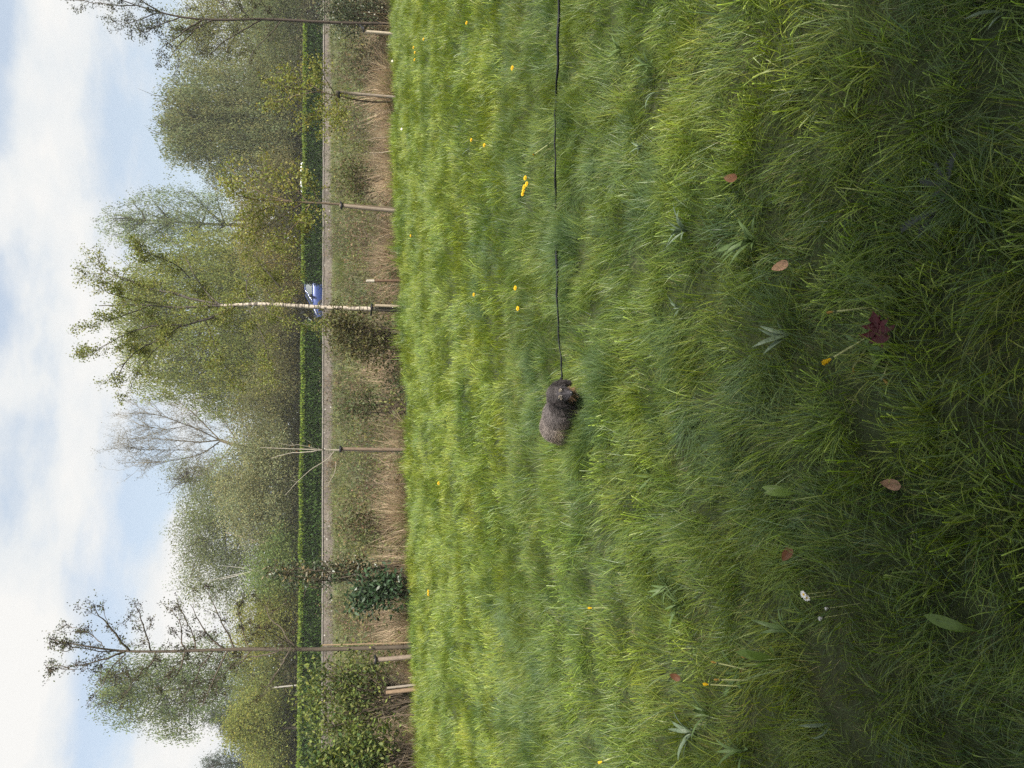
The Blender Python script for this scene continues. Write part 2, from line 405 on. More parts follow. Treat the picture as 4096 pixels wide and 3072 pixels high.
def scatter(name, P, rot, scl, idx, col_c):
    me = bpy.data.meshes.new(name); me.vertices.add(len(P)); me.vertices.foreach_set('co', np.asarray(P, np.float32).ravel())
    a = me.attributes.new('rot', 'FLOAT_VECTOR', 'POINT'); a.data.foreach_set('vector', np.asarray(rot, np.float32).ravel())
    a = me.attributes.new('scl', 'FLOAT_VECTOR', 'POINT'); a.data.foreach_set('vector', np.asarray(scl, np.float32).ravel())
    a = me.attributes.new('pick', 'INT', 'POINT'); a.data.foreach_set('value', np.asarray(idx, np.int32))
    o = link(name, me)
    ng = bpy.data.node_groups.new(name + '_scatter', 'GeometryNodeTree')
    ng.interface.new_socket('Geometry', in_out='INPUT', socket_type='NodeSocketGeometry')
    ng.interface.new_socket('Geometry', in_out='OUTPUT', socket_type='NodeSocketGeometry')
    gi = ng.nodes.new('NodeGroupInput'); go = ng.nodes.new('NodeGroupOutput')
    ins = ng.nodes.new('GeometryNodeInstanceOnPoints'); ci = ng.nodes.new('GeometryNodeCollectionInfo')
    ci.inputs['Collection'].default_value = col_c; ci.inputs['Separate Children'].default_value = True; ci.inputs['Reset Children'].default_value = True
    def attr(nm, t):
        n = ng.nodes.new('GeometryNodeInputNamedAttribute'); n.data_type = t; n.inputs['Name'].default_value = nm; return n.outputs['Attribute']
    l = ng.links.new
    l(gi.outputs[0], ins.inputs['Points']); l(ci.outputs[0], ins.inputs['Instance'])
    ins.inputs['Pick Instance'].default_value = True; l(attr('pick', 'INT'), ins.inputs['Instance Index'])
    l(attr('rot', 'FLOAT_VECTOR'), ins.inputs['Rotation']); l(attr('scl', 'FLOAT_VECTOR'), ins.inputs['Scale'])
    l(ins.outputs[0], go.inputs[0])
    md = o.modifiers.new('scatter', 'NODES'); md.node_group = ng
    return o
def wedge_points(rng, y0, y1, dens, pad=.5):
    n = int(dens * (y1 - y0) * (2 * (.60 * y1 + pad)))
    x = rng.uniform(-1, 1, n) * (.60 * y1 + pad); y = rng.uniform(y0, y1, n)
    k = np.abs(x) < .58 * y + pad; return x[k], y[k]
def tilt(rng, n, s): return np.stack([rng.normal(0, s, n), rng.normal(0, s, n), rng.uniform(0, 6.283, n)], 1)
def tile_grid(rng, size, x_of, y0, y1, keep):
    """square tiles over the view's wedge, each turned by a random quarter turn"""
    P = []
    for iy in range(int(math.floor(y0 / size)), int(math.ceil(y1 / size)) + 1):
        yc = (iy + .5) * size; w = x_of(yc)
        for ix in range(int(math.floor(-w / size)), int(math.ceil(w / size)) + 1):
            P.append(((ix + .5) * size, yc))
    P = np.array(P); k = keep(P[:, 0], P[:, 1]); P = P[k]; n = len(P)
    rot = np.zeros((n, 3)); rot[:, 2] = rng.integers(0, 4, n) * math.pi / 2 + rng.normal(0, .06, n)
    return P, rot
def build_grass():
    rng = np.random.default_rng(11)
    cn = hidden_mesh_objects('turf_tile', tiles_near(rng), m_grass)
    cm = hidden_mesh_objects('meadow_tile', tiles_mid(rng), m_grass)
    cf = hidden_mesh_objects('bank_tile', tiles_far(rng), m_grass)
    ct = hidden_mesh_objects('tuft', tufts(rng), m_grass)
    cu = hidden_mesh_objects('meadow_tuft', tufts_mid(rng), m_grass)
    def put(name, label, P, rot, scl, idx, c):
        tag(scatter(name, np.column_stack([P, terrain(P[:, 0], P[:, 1])]), rot, scl, idx, c), label, 'grass', kind='stuff')
    # grass growing up in front of the dog's legs
    one = lambda n, lo=.98, hi=1.06: np.repeat(rng.uniform(lo, hi, (n, 1)), 3, 1)
    P, r = tile_grid(rng, .5, lambda y: .60 * y + .5, .8, 6.0, lambda x, y: y < 6)
    put('grass', 'tangled green meadow grass in the foreground', P, r, one(len(P)), rng.integers(0, 10, len(P)), cn)
    X, Y = [], []
    for y0, y1, dn in ((.9, 2.6, 34), (2.6, 4.5, 28), (4.5, 7.2, 19)):
        x, y = wedge_points(rng, y0, y1, dn); X.append(x); Y.append(y)
    x = np.concatenate(X); y = np.concatenate(Y); n = len(x)
    nz = fbm(x * 1.5, y * 1.5, 21, 3) / .875; nb = fbm(x * .8 + 7, y * .8, 33, 3) / .875; u = rng.uniform(0, 1, n)
    idx = np.where(nb > .56, rng.integers(0, 4, n), np.where(nb < .44, 4 + rng.integers(0, 3, n), 7 + rng.integers(0, 3, n)))
    idx = np.where(u < .25, 7 + rng.integers(0, 3, n), idx); idx = np.where(u > .93, rng.integers(0, 7, n), idx)
    h = (.5 + .95 * nz) * rng.uniform(.7, 1.15, n); s = rng.uniform(.75, 1.25, n)
    bx, by = x - DOG[0], y - DOG[1]; al = bx * .68 - by * .73; ac = bx * .73 + by * .68
    k = (nz > .36) & ~((np.abs(al) < .27) & (np.abs(ac) < .12)); P = np.column_stack([x, y])
    put('grass', 'longer tufts standing out of the foreground grass', P[k], tilt(rng, n, .2)[k], np.stack([s, s, s * h], 1)[k], idx[k], ct)
    m_ = 90; a_ = rng.uniform(-.32, .30, m_); o_ = rng.uniform(.10, .26, m_)
    dx, dy = DOG[0] + .68 * a_ - .35 * o_, DOG[1] - .73 * a_ - .85 * o_
    m2 = 60; dx = np.concatenate([dx, DOG[0] + .17 + rng.normal(0, .13, m2)]); dy = np.concatenate([dy, DOG[1] - .38 + rng.normal(0, .07, m2)])
    for y0, y1, m3 in ((850, 1010, 26), (400, 490, 14), (1170, 1215, 6), (60, 100, 6), (640, 660, 3)):        # and over the leash where it sinks in
        L_ = np.array([gz(px, py) for px, py in zip(rng.uniform(2248, 2275, m3), rng.uniform(y0, y1, m3))]); dx = np.concatenate([dx, L_[:, 0]]); dy = np.concatenate([dy, L_[:, 1]])
    n_ = len(dx)
    s = rng.uniform(.8, 1.15, n_); h = rng.uniform(.75, 1.15, n_)
    put('grass', 'taller grass hiding the legs of the dog and parts of its leash', np.column_stack([dx, dy]), tilt(rng, n_, .15), np.stack([s, s, s * h], 1), rng.integers(4, 10, n_), ct)
    P, r = tile_grid(rng, 1.0, lambda y: .60 * y + 1, 6.0, 20, lambda x, y: (y > 6) & (edge_s(x, y) < .35))
    put('grass', 'bright green mown meadow reaching back to the reeds', P, r, one(len(P)), rng.integers(0, 8, len(P)), cm)
    X, Y = [], []
    for y0, y1, dn in ((6.5, 10, 9), (10, 19.5, 5)):
        x, y = wedge_points(rng, y0, y1, dn, 1.0); X.append(x); Y.append(y)
    x, y = wedge_points(rng, 10, 20, 60, 1.0); e = edge_s(x, y); k = (e > -.5) & (e < .55) & (fbm(x * .8, y * .8, 3, 2) > .33); X.append(x[k]); Y.append(y[k])
    x = np.concatenate(X); y = np.concatenate(Y); e = edge_s(x, y); k = (e < .5) & (fbm(x * .9, y * .9, 77, 2) > .3); x, y, e = x[k], y[k], e[k]; n = len(x)
    s = rng.uniform(.8, 1.2, n); h = rng.uniform(.6, 1.1, n) * np.where(e > -.5, 1.4 + 1.4 * (rng.uniform(size=n) < .25) * (fbm(x * .5, y * .5, 6, 2) > .36), 1)
    put('grass', 'taller tufts in the far meadow and along its edge', np.column_stack([x, y]), tilt(rng, n, .14), np.stack([s, s, s * h], 1), rng.integers(0, 5, n), cu)
    P, r = tile_grid(rng, 2.0, lambda y: .60 * y + 2, 14, 47, lambda x, y: (edge_s(x, y) > 3.5) & (y < wall_y(x) - .9))
    sc_ = one(len(P)); sc_[:, 2] *= .6 + .9 * fbm(P[:, 0] * .2, P[:, 1] * .2, 8, 2)
    put('grass', 'rough grass on the bank below the low wall', P, r, sc_, rng.integers(0, 5, len(P)), cf)
DOG = gz(2326, 1664)
build_grass()

# ------------------------------------------------------------------ low wall, hedges
m_bark = attr_material('bark', .9, .15)
m_leaf = leaf_material('leaves', .38, .55, .25)
m_ever = leaf_material('evergreen_leaves', .12, .38, .45)
m_fine = leaf_material('distant_leaves', .52, .8, .08)
def build_wall():
    xs = np.arange(-30, 36, .5); G = Geo(); C = Geo(); rng = np.random.default_rng(3)
    top = 1.36 - .0036 * xs + rng.normal(0, .006, len(xs)); y = wall_y(xs)
    def strip(g, y0, z0, y1, z1, col):
        a = np.stack([xs, y0, z0], 1); b = np.stack([xs, y1, z1], 1); n = len(xs); i = np.arange(n - 1)
        g.add(np.concatenate([a, b]), np.stack([i, i + 1, i + n + 1, i + n], 1), col)
    bot = np.full(len(xs), .42); off = (fbm(xs * .7, xs * 0, 4, 3) - .45) * .10
    lay = [0, .25, .5, .75, 1.0]
    for k in range(4):
        f0, f1 = lay[k], lay[k + 1]
        w0 = (fbm(xs * 1.1 + 9 * k, xs * 0 + k, 6, 2) - .4) * .05; w1 = (fbm(xs * 1.1 + 9 * (k + 1), xs * 0 + k + 1, 6, 2) - .4) * .05
        strip(G, y - .16 + .10 * f0 - .08 + w0, bot + (top - .06 - bot) * f0, y - .16 + .10 * f1 - .08 + w1, bot + (top - .06 - bot) * f1, (.3, .28, .25))
    strip(G, y + .16, bot, y + .16, top - .06, (.3, .28, .25))
    strip(C, y - .19, top - .055, y - .19, top, (.45, .43, .40)); strip(C, y - .19, top, y + .19, top, (.45, .43, .40))
    strip(C, y + .19, top - .055, y + .19, top, (.45, .43, .40)); strip(C, y - .19, top - .055, y + .19, top - .055, (.4, .4, .38))
    mt, nt = node_mat('weathered_masonry'); L = nt.links.new
    n1 = noise(nt, 1.2, 5, .65, 'World'); n2 = noise(nt, 9, 5, .7, 'World')
    c = ramp_of(nt, n1.outputs[0], [(.3, (.085, .072, .062)), (.5, (.135, .115, .10)), (.7, (.18, .16, .135))])
    c = mixcol(nt, .85, c, ramp_of(nt, n2.outputs[0], [(.3, (.5, .5, .5)), (.5, (.95, .93, .9)), (.72, (1.5, 1.5, 1.45))]), 'MULTIPLY')
    v = N(nt, 'ShaderNodeTexVoronoi'); v.inputs['Scale'].default_value = 3.2; g_ = N(nt, 'ShaderNodeNewGeometry'); L(g_.outputs['Position'], v.inputs['Vector'])
    c = mixcol(nt, ramp_of(nt, v.outputs['Distance'], [(.08, (.8, .8, .8)), (.17, (0, 0, 0))]), c, (.48, .46, .42))
    p = N(nt, 'ShaderNodeBsdfPrincipled'); L(c, p.inputs['Base Color']); p.inputs['Roughness'].default_value = .9
    b = N(nt, 'ShaderNodeBump'); b.inputs['Strength'].default_value = .8; b.inputs['Distance'].default_value = .03; L(n2.outputs[0], b.inputs['Height']); L(b.outputs[0], p.inputs['Normal'])
    o = N(nt, 'ShaderNodeOutputMaterial'); L(p.outputs[0], o.inputs[0])
    t = thing('low_wall', 'long low grey-brown stone wall with lichen spots running below the hedge', 'wall', (0, 41.5, .5)); t['kind'] = 'thing'
    G.build('masonry', mt, t); C.build('coping', flat_material('pale_coping', (.25, .225, .205), .85, .2, var=.25, nscale=3), t)
build_wall()

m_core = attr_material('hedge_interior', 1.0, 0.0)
def py_to_x(py, Y): return at(1250, py, Y)[0]
def hedge(label, py0, py1, dy, top_l, top_r, seed):
    """clipped conifer hedge: a dense core, dark sprays on its faces and fresh growth along the top"""
    rng = np.random.default_rng(seed)
    x0, x1 = sorted((py_to_x(py0, 43.5), py_to_x(py1, 43.5)))
    n = max(6, int((x1 - x0) / .4)); xs = np.linspace(x0, x1, n); yc = wall_y(xs) + dy; th = .55
    top = np.interp(xs, [x0, x1], [top_l, top_r]) + (fbm(xs * .9, xs * 0, seed, 3) - .44) * .16
    t = thing('hedge', label, 'hedge', (float(xs.mean()), float(yc.mean()), .95))
    G = Geo(); prof = [(-th * .85, .8), (-th * .85, 0), (-th * .55, -.12), (th * .55, -.12), (th * .85, 0), (th * .85, .8)]
    V = []
    for k, (oy, f) in enumerate(prof):
        z = np.full(n, .85) if f == .8 else top - .10 + f
        V.append(np.stack([xs, yc + oy + (fbm(xs * 1.3, xs * 0 + k, seed + 3, 2) - .37) * .2, z], 1))
    V = np.stack(V, 1); i = (np.arange(n - 1)[:, None] * 6 + np.arange(5)[None]).reshape(-1)
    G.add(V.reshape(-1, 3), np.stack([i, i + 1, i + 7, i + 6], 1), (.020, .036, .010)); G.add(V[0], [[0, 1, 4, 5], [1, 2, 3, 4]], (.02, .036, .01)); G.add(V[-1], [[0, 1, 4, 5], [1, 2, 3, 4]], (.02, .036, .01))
    G.build('core', m_core, t)
    S = Geo(); ln = x1 - x0
    m_ = int(ln * 820); x = rng.uniform(x0, x1, m_); tp = np.interp(x, xs, top); z = .9 + (tp - .9) * rng.uniform(0, 1, m_)
    bulge = (fbm(x * 2.2, z * 2.2, seed + 8, 2) - .37) * .26
    P = np.stack([x, np.interp(x, xs, yc) - th - bulge * .8 + rng.normal(0, .05, m_), z], 1)
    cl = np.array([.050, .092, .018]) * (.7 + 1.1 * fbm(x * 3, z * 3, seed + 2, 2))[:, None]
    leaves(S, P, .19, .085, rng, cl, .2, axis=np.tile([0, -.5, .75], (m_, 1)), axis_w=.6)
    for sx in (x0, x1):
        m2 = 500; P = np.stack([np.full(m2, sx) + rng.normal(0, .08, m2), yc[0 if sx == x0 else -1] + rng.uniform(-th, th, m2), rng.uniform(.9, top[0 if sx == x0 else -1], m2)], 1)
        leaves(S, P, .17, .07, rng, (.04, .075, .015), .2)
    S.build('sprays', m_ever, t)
    T = Geo(); m_ = int(ln * 560); x = rng.uniform(x0, x1, m_)
    P = np.stack([x, np.interp(x, xs, yc) + rng.uniform(-1.30, .6, m_) * th, np.interp(x, xs, top) - .16 + rng.uniform(0, .20, m_)], 1)
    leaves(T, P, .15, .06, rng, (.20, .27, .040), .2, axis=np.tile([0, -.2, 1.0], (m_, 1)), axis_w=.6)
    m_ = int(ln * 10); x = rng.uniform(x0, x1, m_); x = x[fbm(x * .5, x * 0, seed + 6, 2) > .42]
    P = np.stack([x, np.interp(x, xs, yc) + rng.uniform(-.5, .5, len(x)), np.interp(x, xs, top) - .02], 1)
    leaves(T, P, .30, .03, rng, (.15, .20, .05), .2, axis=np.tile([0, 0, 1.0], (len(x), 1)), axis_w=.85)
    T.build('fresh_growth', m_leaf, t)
hedge('long dark clipped conifer hedge behind the wall, from birch to the bottom edge', 1292, 3200, 1.7, 2.55, 2.42, 51)
hedge('clipped conifer hedge behind the wall hiding the tail of the blue car', -60, 1118, 1.7, 2.42, 2.36, 57)

# ------------------------------------------------------------------ cars behind the hedge
def lathe_disc(G, c, r0, r1, w, ax, col, n=20):
    """a ring or disc of width w about axis ax (a horizontal unit vector)"""
    ax = np.asarray(ax, float); up = np.array([0, 0, 1.0]); sd_ = np.cross(ax, up)
    a = np.linspace(0, 2 * np.pi, n, endpoint=False); d = up[None] * np.cos(a)[:, None] + sd_[None] * np.sin(a)[:, None]
    rings = [(r1, -w / 2), (r1, w / 2), (r0, w / 2), (r0, -w / 2)]
    v = np.concatenate([np.asarray(c) + d * r + ax * o for r, o in rings]); k = np.arange(n); k2 = (k + 1) % n
    for j in range(4):
        G.add(v, np.stack([k + j * n, k2 + j * n, k2 + ((j + 1) % 4) * n, k + ((j + 1) % 4) * n], 1), col) if j == 0 else G.f4.append(np.stack([k + j * n, k2 + j * n, k2 + ((j + 1) % 4) * n, k + ((j + 1) % 4) * n], 1) + G.n - len(v))
def car(label, pos, yaw, paint, height=1.46):
    """a small hatchback; local x runs from the nose (0) to the tail (4.0)"""
    t = thing('parked_car', label, 'car', pos, group=None)
    cs, sn = math.cos(yaw), math.sin(yaw)
    def W(p):
        p = np.asarray(p, float).reshape(-1, 3) - [1.0, 0, 0]
        return np.stack([p[:, 0] * cs - p[:, 1] * sn + pos[0], p[:, 0] * sn + p[:, 1] * cs + pos[1], p[:, 2] + pos[2]], 1)
    axis = np.array([-sn, cs, 0])
    st = [(0.0, .55, .60, .30), (.12, .70, .70, .24), (.45, .80, .84, .22), (.95, .845, .97, .22), (1.5, .855, 1.00, .22), (2.4, .86, 1.02, .22), (3.3, .85, 1.02, .22), (3.8, .80, .99, .25), (3.98, .70, .85, .34), (4.03, .6, .66, .40)]
    sec = []
    for x, hw, zt, zb in st:
        zm = (zt + zb) / 2
        sec.append([(x, -hw * .90, zb), (x, -hw * .98, zb + .08), (x, -hw, zm), (x, -hw * .97, zt - .10), (x, -hw * .90, zt - .02), (x, -hw * .5, zt + .03), (x, 0, zt + .045),
                    (x, hw * .5, zt + .03), (x, hw * .90, zt - .02), (x, hw * .97, zt - .10), (x, hw, zm), (x, hw * .98, zb + .08), (x, hw * .90, zb)])
    V = np.array(sec); ns, k = V.shape[:2]; G = Geo()
    i = (np.arange(ns - 1)[:, None] * k + np.arange(k - 1)[None]).reshape(-1)
    G.add(W(V), np.stack([i, i + k, i + k + 1, i + 1], 1), paint); G.add(W(V[0]), [[0, j, j + 1] for j in range(1, k - 1)], paint); G.add(W(V[-1]), [[0, j, j + 1] for j in range(1, k - 1)], paint)
    m_paint = flat_material('car_paint_' + label.split()[0], paint, .28, .5, .15, .04, 60, coat=.8)
    G.build('body', m_paint, t, smooth=True)
    h = height; R = Geo()
    def pan(g, pts, col=(0, 0, 0)): g.add(W(pts), [list(range(len(pts)))] if len(pts) > 2 else [], col)
    a0, a1 = (.92, .80, .97), (1.72, .60, h - .05); b0, b1 = (3.80, .74, .98), (3.25, .60, h - .06)      # screen foot/head, tail foot/head
    mid = (2.45, .64, h - .02); mf = (2.45, .80, 1.0)
    rf = [a1, mid, b1]
    for s in (-1, 1):
        f_ = lambda p: (p[0], s * p[1], p[2])
        for q in ((a0, a1), (b0, b1), (mf, mid)):
            tube(R, W([f_(q[0]), f_(q[1])]), .035, 6, paint)
        tube(R, W([f_(p) for p in rf]), .045, 6, paint)
    grid = np.array([[(p[0], y * p[1], p[2] + .05 * (1 - y * y)) for y in np.linspace(-1, 1, 7)] for p in [a1, (2.0, .63, h - .02), mid, (2.9, .63, h - .03), b1]])
    ii = (np.arange(4)[:, None] * 7 + np.arange(6)[None]).reshape(-1); R.add(W(grid), np.stack([ii, ii + 7, ii + 8, ii + 1], 1), paint)
    R.build('roof', m_paint, t, smooth=True)
    glass = flat_material('car_glass', (.05, .07, .08), .06, .9, 0, .02, 2) if 'car_glass' not in bpy.data.materials else bpy.data.materials['car_glass']
    ys = np.linspace(-1, 1, 7)
    wsn = np.array([[(p[0] - .02 - .10 * (1 - y * y), y * p[1], p[2] - .01) for y in ys] for p in (a0, a1)])
    g_ = Geo(); q = np.arange(6); g_.add(W(wsn), np.stack([q, q + 1, q + 8, q + 7], 1), (0, 0, 0)); g_.build('windscreen', glass, t, smooth=True)
    g_ = Geo(); g_.add(W([(3.84, -.72, .98), (3.84, .72, .98), (3.28, .58, h - .06), (3.28, -.58, h - .06)]), [[0, 1, 2, 3]], (0, 0, 0)); g_.build('rear_window', glass, t)
    for s in (-1, 1):
        for p in ([(1.02, .79, 1.0), (2.42, .80, 1.0), (2.42, .645, h - .05), (1.74, .61, h - .08)], [(2.48, .80, 1.0), (3.72, .75, 1.0), (3.24, .61, h - .09), (2.48, .645, h - .05)]):
            g_ = Geo(); g_.add(W([(a, s * (b + .006), c) for a, b, c in p]), [[0, 1, 2, 3]], (0, 0, 0)); g_.build('side_window', glass, t)
        mg = Geo(); V = np.array([[-.09, -.1, -.07], [.05, -.1, -.07], [.05, .1, -.07], [-.09, .1, -.07], [-.07, -.1, .08], [.05, -.1, .08], [.05, .1, .08], [-.07, .1, .08]]) + [1.30, s * .97, 1.06]
        mg.add(W(V), [[3, 2, 1, 0], [4, 5, 6, 7], [0, 1, 5, 4], [1, 2, 6, 5], [2, 3, 7, 6], [3, 0, 4, 7]], (.02, .02, .03)); mg.build('mirror', DARK, t)
        hl = Geo(); hl.add(W([(.10, s * .45, .66), (.16, s * .72, .68), (.55, s * .80, .80), (.48, s * .52, .86)]) + [0, -.012, .03], [[0, 1, 2, 3]], (.8, .8, .8)); hl.build('headlight', LAMP, t)
        for wx in (.72, 3.22):
            c = W([(wx, s * .80, .31)])[0]
            g1 = Geo(); lathe_disc(g1, c, .20, .315, .19, axis, (.02, .02, .02)); wh = g1.build('wheel', DARK, t)
            g2 = Geo(); lathe_disc(g2, c, .02, .07, .205, axis, (.5, .5, .5), 10)
            for k5 in range(10):
                an = k5 * 2 * math.pi / 10; d = np.array([0, 0, 1.0]) * math.cos(an) + np.cross(axis, [0, 0, 1.0]) * math.sin(an)
                tube(g2, [c + axis * s * .096 + d * .05, c + axis * s * .096 + d * .215], .018, 5, (.5, .5, .52))
            g2.build('rim', ALLOY, wh)
            g3 = Geo(); lathe_disc(g3, c, .0, .37, .135, axis, (.01, .01, .01)); g3.build('wheel_arch', DARK, t)
    return t
DARK = flat_material('black_rubber', (.015, .015, .016), .6, .3, 0, .2)
ALLOY = flat_material('alloy', (.55, .55, .57), .35, .5, .8, .1)
LAMP = flat_material('lamp_glass', (.75, .77, .8), .1, .6, 0, .05)
pb = at(1262, 1216, 47.5)
car('dark blue hatchback parked behind the low wall beside the birch trunk', (float(pb[0]), 47.5, .95), math.radians(9), (.035, .06, .20))
pw = at(1262, 800, 50.5)
car('white car with only its roof showing above the hedge', (float(pw[0]), 50.5, 1.02), math.radians(4), (.74, .76, .78), 1.70)
wp = at(1140, 2746, 50); G = Geo(); tube(G, [(wp[0], 50, .9), (wp[0], 50, 2.6), (wp[0] + .01, 50, at(1084, 2746, 50)[2])], .055, 8, (.75, .74, .72)); tube(G, [(wp[0], 50, .9), (wp[0], 50, .95)], .12, 8, (.6, .6, .6))
tag(G.build('white_post', flat_material('white_paint', (.33, .31, .28), .6, .3, 0, .12)), 'slim white post showing through the bushes behind the hedge', 'post')

# ------------------------------------------------------------------ plants
def wander(p0, p1, n, amp, rng, sag=0.0):
    p0, p1 = np.asarray(p0, float), np.asarray(p1, float); t = np.linspace(0, 1, n)[:, None]
    L_ = np.linalg.norm(p1 - p0); w = np.cumsum(rng.normal(0, 1, (n, 3)), 0); w -= w[0] + (w[-1] - w[0]) * t
    return p0 + (p1 - p0) * t + w * amp * L_ / n + np.array([0, 0, -sag * L_])[None] * np.sin(t * np.pi)
def far_tree(name, label, Y, lobes, col, base_py, style='puff', dens=.36, leaf=(.24, .11), bark=(.09, .075, .055), cat='tree', group=None, z0=.95, branch=5, twigs=True, seed=1, trunk_r=.22, depth=.9, clump=.42):
    """lobes: (row, column, half height, half width) in photo pixels, turned into metres at distance Y"""
    rng = np.random.default_rng(seed); k = scale_at(Y)
    bx = at(1250, base_py, Y)[0]; t = thing(name, label, cat, (float(bx), float(Y), z0), group)
    C, B = Geo(), Geo()
    LB = [(at(a, b, Y), rh * k, rv * k) for a, b, rv, rh in lobes]
    cen = np.mean([l[0] for l in LB], 0); zt = max(l[0][2] + l[2] * .3 for l in LB)
    top = np.array([cen[0], Y, zt]); tr = wander((bx, Y, z0 - .15), top, 9, .10, rng)
    tube(B, tr, np.linspace(trunk_r, .03, 9), 6, bark)
    for (c, rh, rv), (_, _, pv, ph) in zip(LB, lobes):
        rd = rh * depth
        # branches into this lobe
        for j in range(branch):
            q = c + unit(rng.normal(size=3)) * np.array([rh, rd, rv]) * rng.uniform(.45, .95)
            src = tr[np.clip(np.searchsorted(tr[:, 2], q[2] - rng.uniform(.5, .35 + rv)), 1, 7)]
            lim = wander(src, q, 6, .22, rng); tube(B, lim, np.linspace(trunk_r * .32, .012, 6), 4, bark)
            if twigs:
                for _ in range(4):
                    s0 = lim[rng.integers(2, 6)]; e = s0 + (unit(rng.normal(size=3)) + [0, 0, .5]) * rng.uniform(.4, .9) * min(rv, 1.6)
                    tube(B, wander(s0, e, 4, .25, rng), np.linspace(.025, .006, 4), 3, bark)
        n = int(pv * ph * dens * 1.36); nc = max(4, n // 26)
        if n == 0: continue
        u = unit(rng.normal(size=(nc, 3))) * (rng.uniform(.10, 1, (nc, 1)) ** .42) * (1 + .16 * rng.normal(size=(nc, 1)) * (rng.uniform(size=(nc, 1)) < .4))
        cc = c + u * np.array([rh, rd, rv]); ci = rng.integers(0, nc, n); bright = rng.normal(1, .24, (nc, 1)); hue = rng.normal(0, .07, (nc, 1))
        if style == 'willow':
            ln = rng.uniform(.5, 1.9, nc) * min(1.2, rv * .5); off = rng.normal(0, .18, (n, 3)) * [1, 1, .4]; off[:, 2] -= rng.uniform(-.3, 1, n) * ln[ci]
            ax = np.tile([0, 0, -1.0], (n, 1)); aw = .6
        else:
            off = rng.normal(0, clump, (n, 3)) * [1, 1, .75]; ax = None; aw = 0
        cl = np.asarray(col)[None] * bright[ci] * np.concatenate([1 + hue[ci], np.ones((n, 1)), 1 - hue[ci]], 1)
        leaves(C, cc[ci] + off, leaf[0] * .74, leaf[1] * .74, rng, cl * np.array([1.50, 1.46, 1.38]), .06, axis=ax, axis_w=aw, hue=.06)
    B.build('trunk', m_bark, t)
    if C.n: C.build('crown', m_fine if Y > 30 else m_leaf, t)
    return t
GB = 'trees behind the hedge'
far_tree('tree', 'broad domed yellow-green tree filling the view behind the birch crown', 62, [(545, 1280, 95, 170), (600, 1150, 120, 150), (640, 1430, 130, 190), (810, 1290, 160, 300), (880, 1530, 150, 160), (830, 1050, 140, 150), (980, 1220, 150, 300), (1050, 1450, 130, 220)], (.150, .172, .052), 1290, 'willow', .47, group=GB, seed=1, trunk_r=.34)
far_tree('tree', 'airy blue-green round-topped tree between the birch and the grey-green willow', 70, [(560, 880, 150, 95), (690, 850, 170, 120), (650, 960, 150, 85), (850, 870, 150, 130), (480, 915, 75, 70)], (.140, .172, .084), 880, 'willow', .20, (.22, .10), (.05, .05, .04), group=GB, seed=2, branch=9, trunk_r=.26)
far_tree('willow_tree', 'wide grey-green willow with a soft even crown behind the twin staked maples', 58, [(790, 520, 150, 160), (850, 390, 170, 150), (900, 620, 150, 150), (980, 450, 170, 220), (730, 440, 100, 130), (1080, 550, 110, 250), (700, 560, 70, 110)], (.132, .148, .072), 500, 'willow', .40, (.24, .10), group=GB, seed=3, trunk_r=.34)
far_tree('tree', 'olive tree with brownish twigs behind the dark alder nearest the picture\'s top edge', 66, [(800, 240, 110, 90), (880, 140, 140, 120), (950, 20, 160, 120), (1050, 150, 150, 200), (760, 120, 90, 90)], (.140, .150, .052), 130, 'puff', .30, (.22, .12), group=GB, seed=4)
far_tree('tree', 'leafing olive tree with thin stems, at the foot of the white cumulus', 68, [(790, 2140, 100, 110), (850, 2010, 130, 120), (830, 2290, 120, 120), (920, 2100, 140, 220), (960, 2330, 120, 130)], (.118, .138, .062), 2120, 'puff', .38, (.22, .11), group=GB, seed=6, branch=8)
far_tree('tree', 'sparse thin-leaved tree standing between the bare tree and the leafing olive tree', 72, [(790, 1925, 110, 85), (720, 1890, 70, 60), (900, 1930, 130, 110)], (.125, .135, .065), 1930, 'puff', .19, (.20, .10), (.06, .05, .04), group=GB, seed=7, branch=12)
far_tree('tree', 'tall feathery green tree hanging over behind the cone-bearing alder', 60, [(520, 2700, 130, 110), (480, 2820, 110, 90), (640, 2760, 150, 150), (700, 2880, 110, 90), (790, 2690, 120, 150), (430, 2740, 60, 80), (900, 2740, 130, 150)], (.108, .138, .055), 2740, 'willow', .25, (.22, .10), (.05, .045, .035), group=GB, seed=8, branch=9)
far_tree('bush', 'rounded bright yellow-green bush behind the hedge near the picture\'s bottom edge', 50, [(970, 2910, 70, 80), (1030, 2850, 90, 110), (1060, 2990, 90, 110), (940, 2930, 40, 50)], (.165, .182, .055), 2910, 'puff', .5, (.20, .10), cat='bush', seed=9, trunk_r=.12)
far_tree('conifer', 'dark conifer peak rising behind the yellow-green bush', 74, [(850, 2868, 45, 30), (900, 2868, 50, 60), (950, 2868, 60, 90), (1010, 2868, 60, 110)], (.045, .060, .036), 2868, 'puff', .6, (.26, .08), cat='conifer', group=GB, seed=10, clump=.3)
far_tree('conifer', 'small dark conifer tip at the very corner of the skyline', 76, [(840, 3052, 40, 25), (890, 3055, 45, 45), (950, 3060, 60, 70), (1010, 3060, 60, 90)], (.045, .062, .04), 3055, 'puff', .6, (.26, .08), cat='conifer', group=GB, seed=11, clump=.3)
SH = 'bushes behind the hedge'
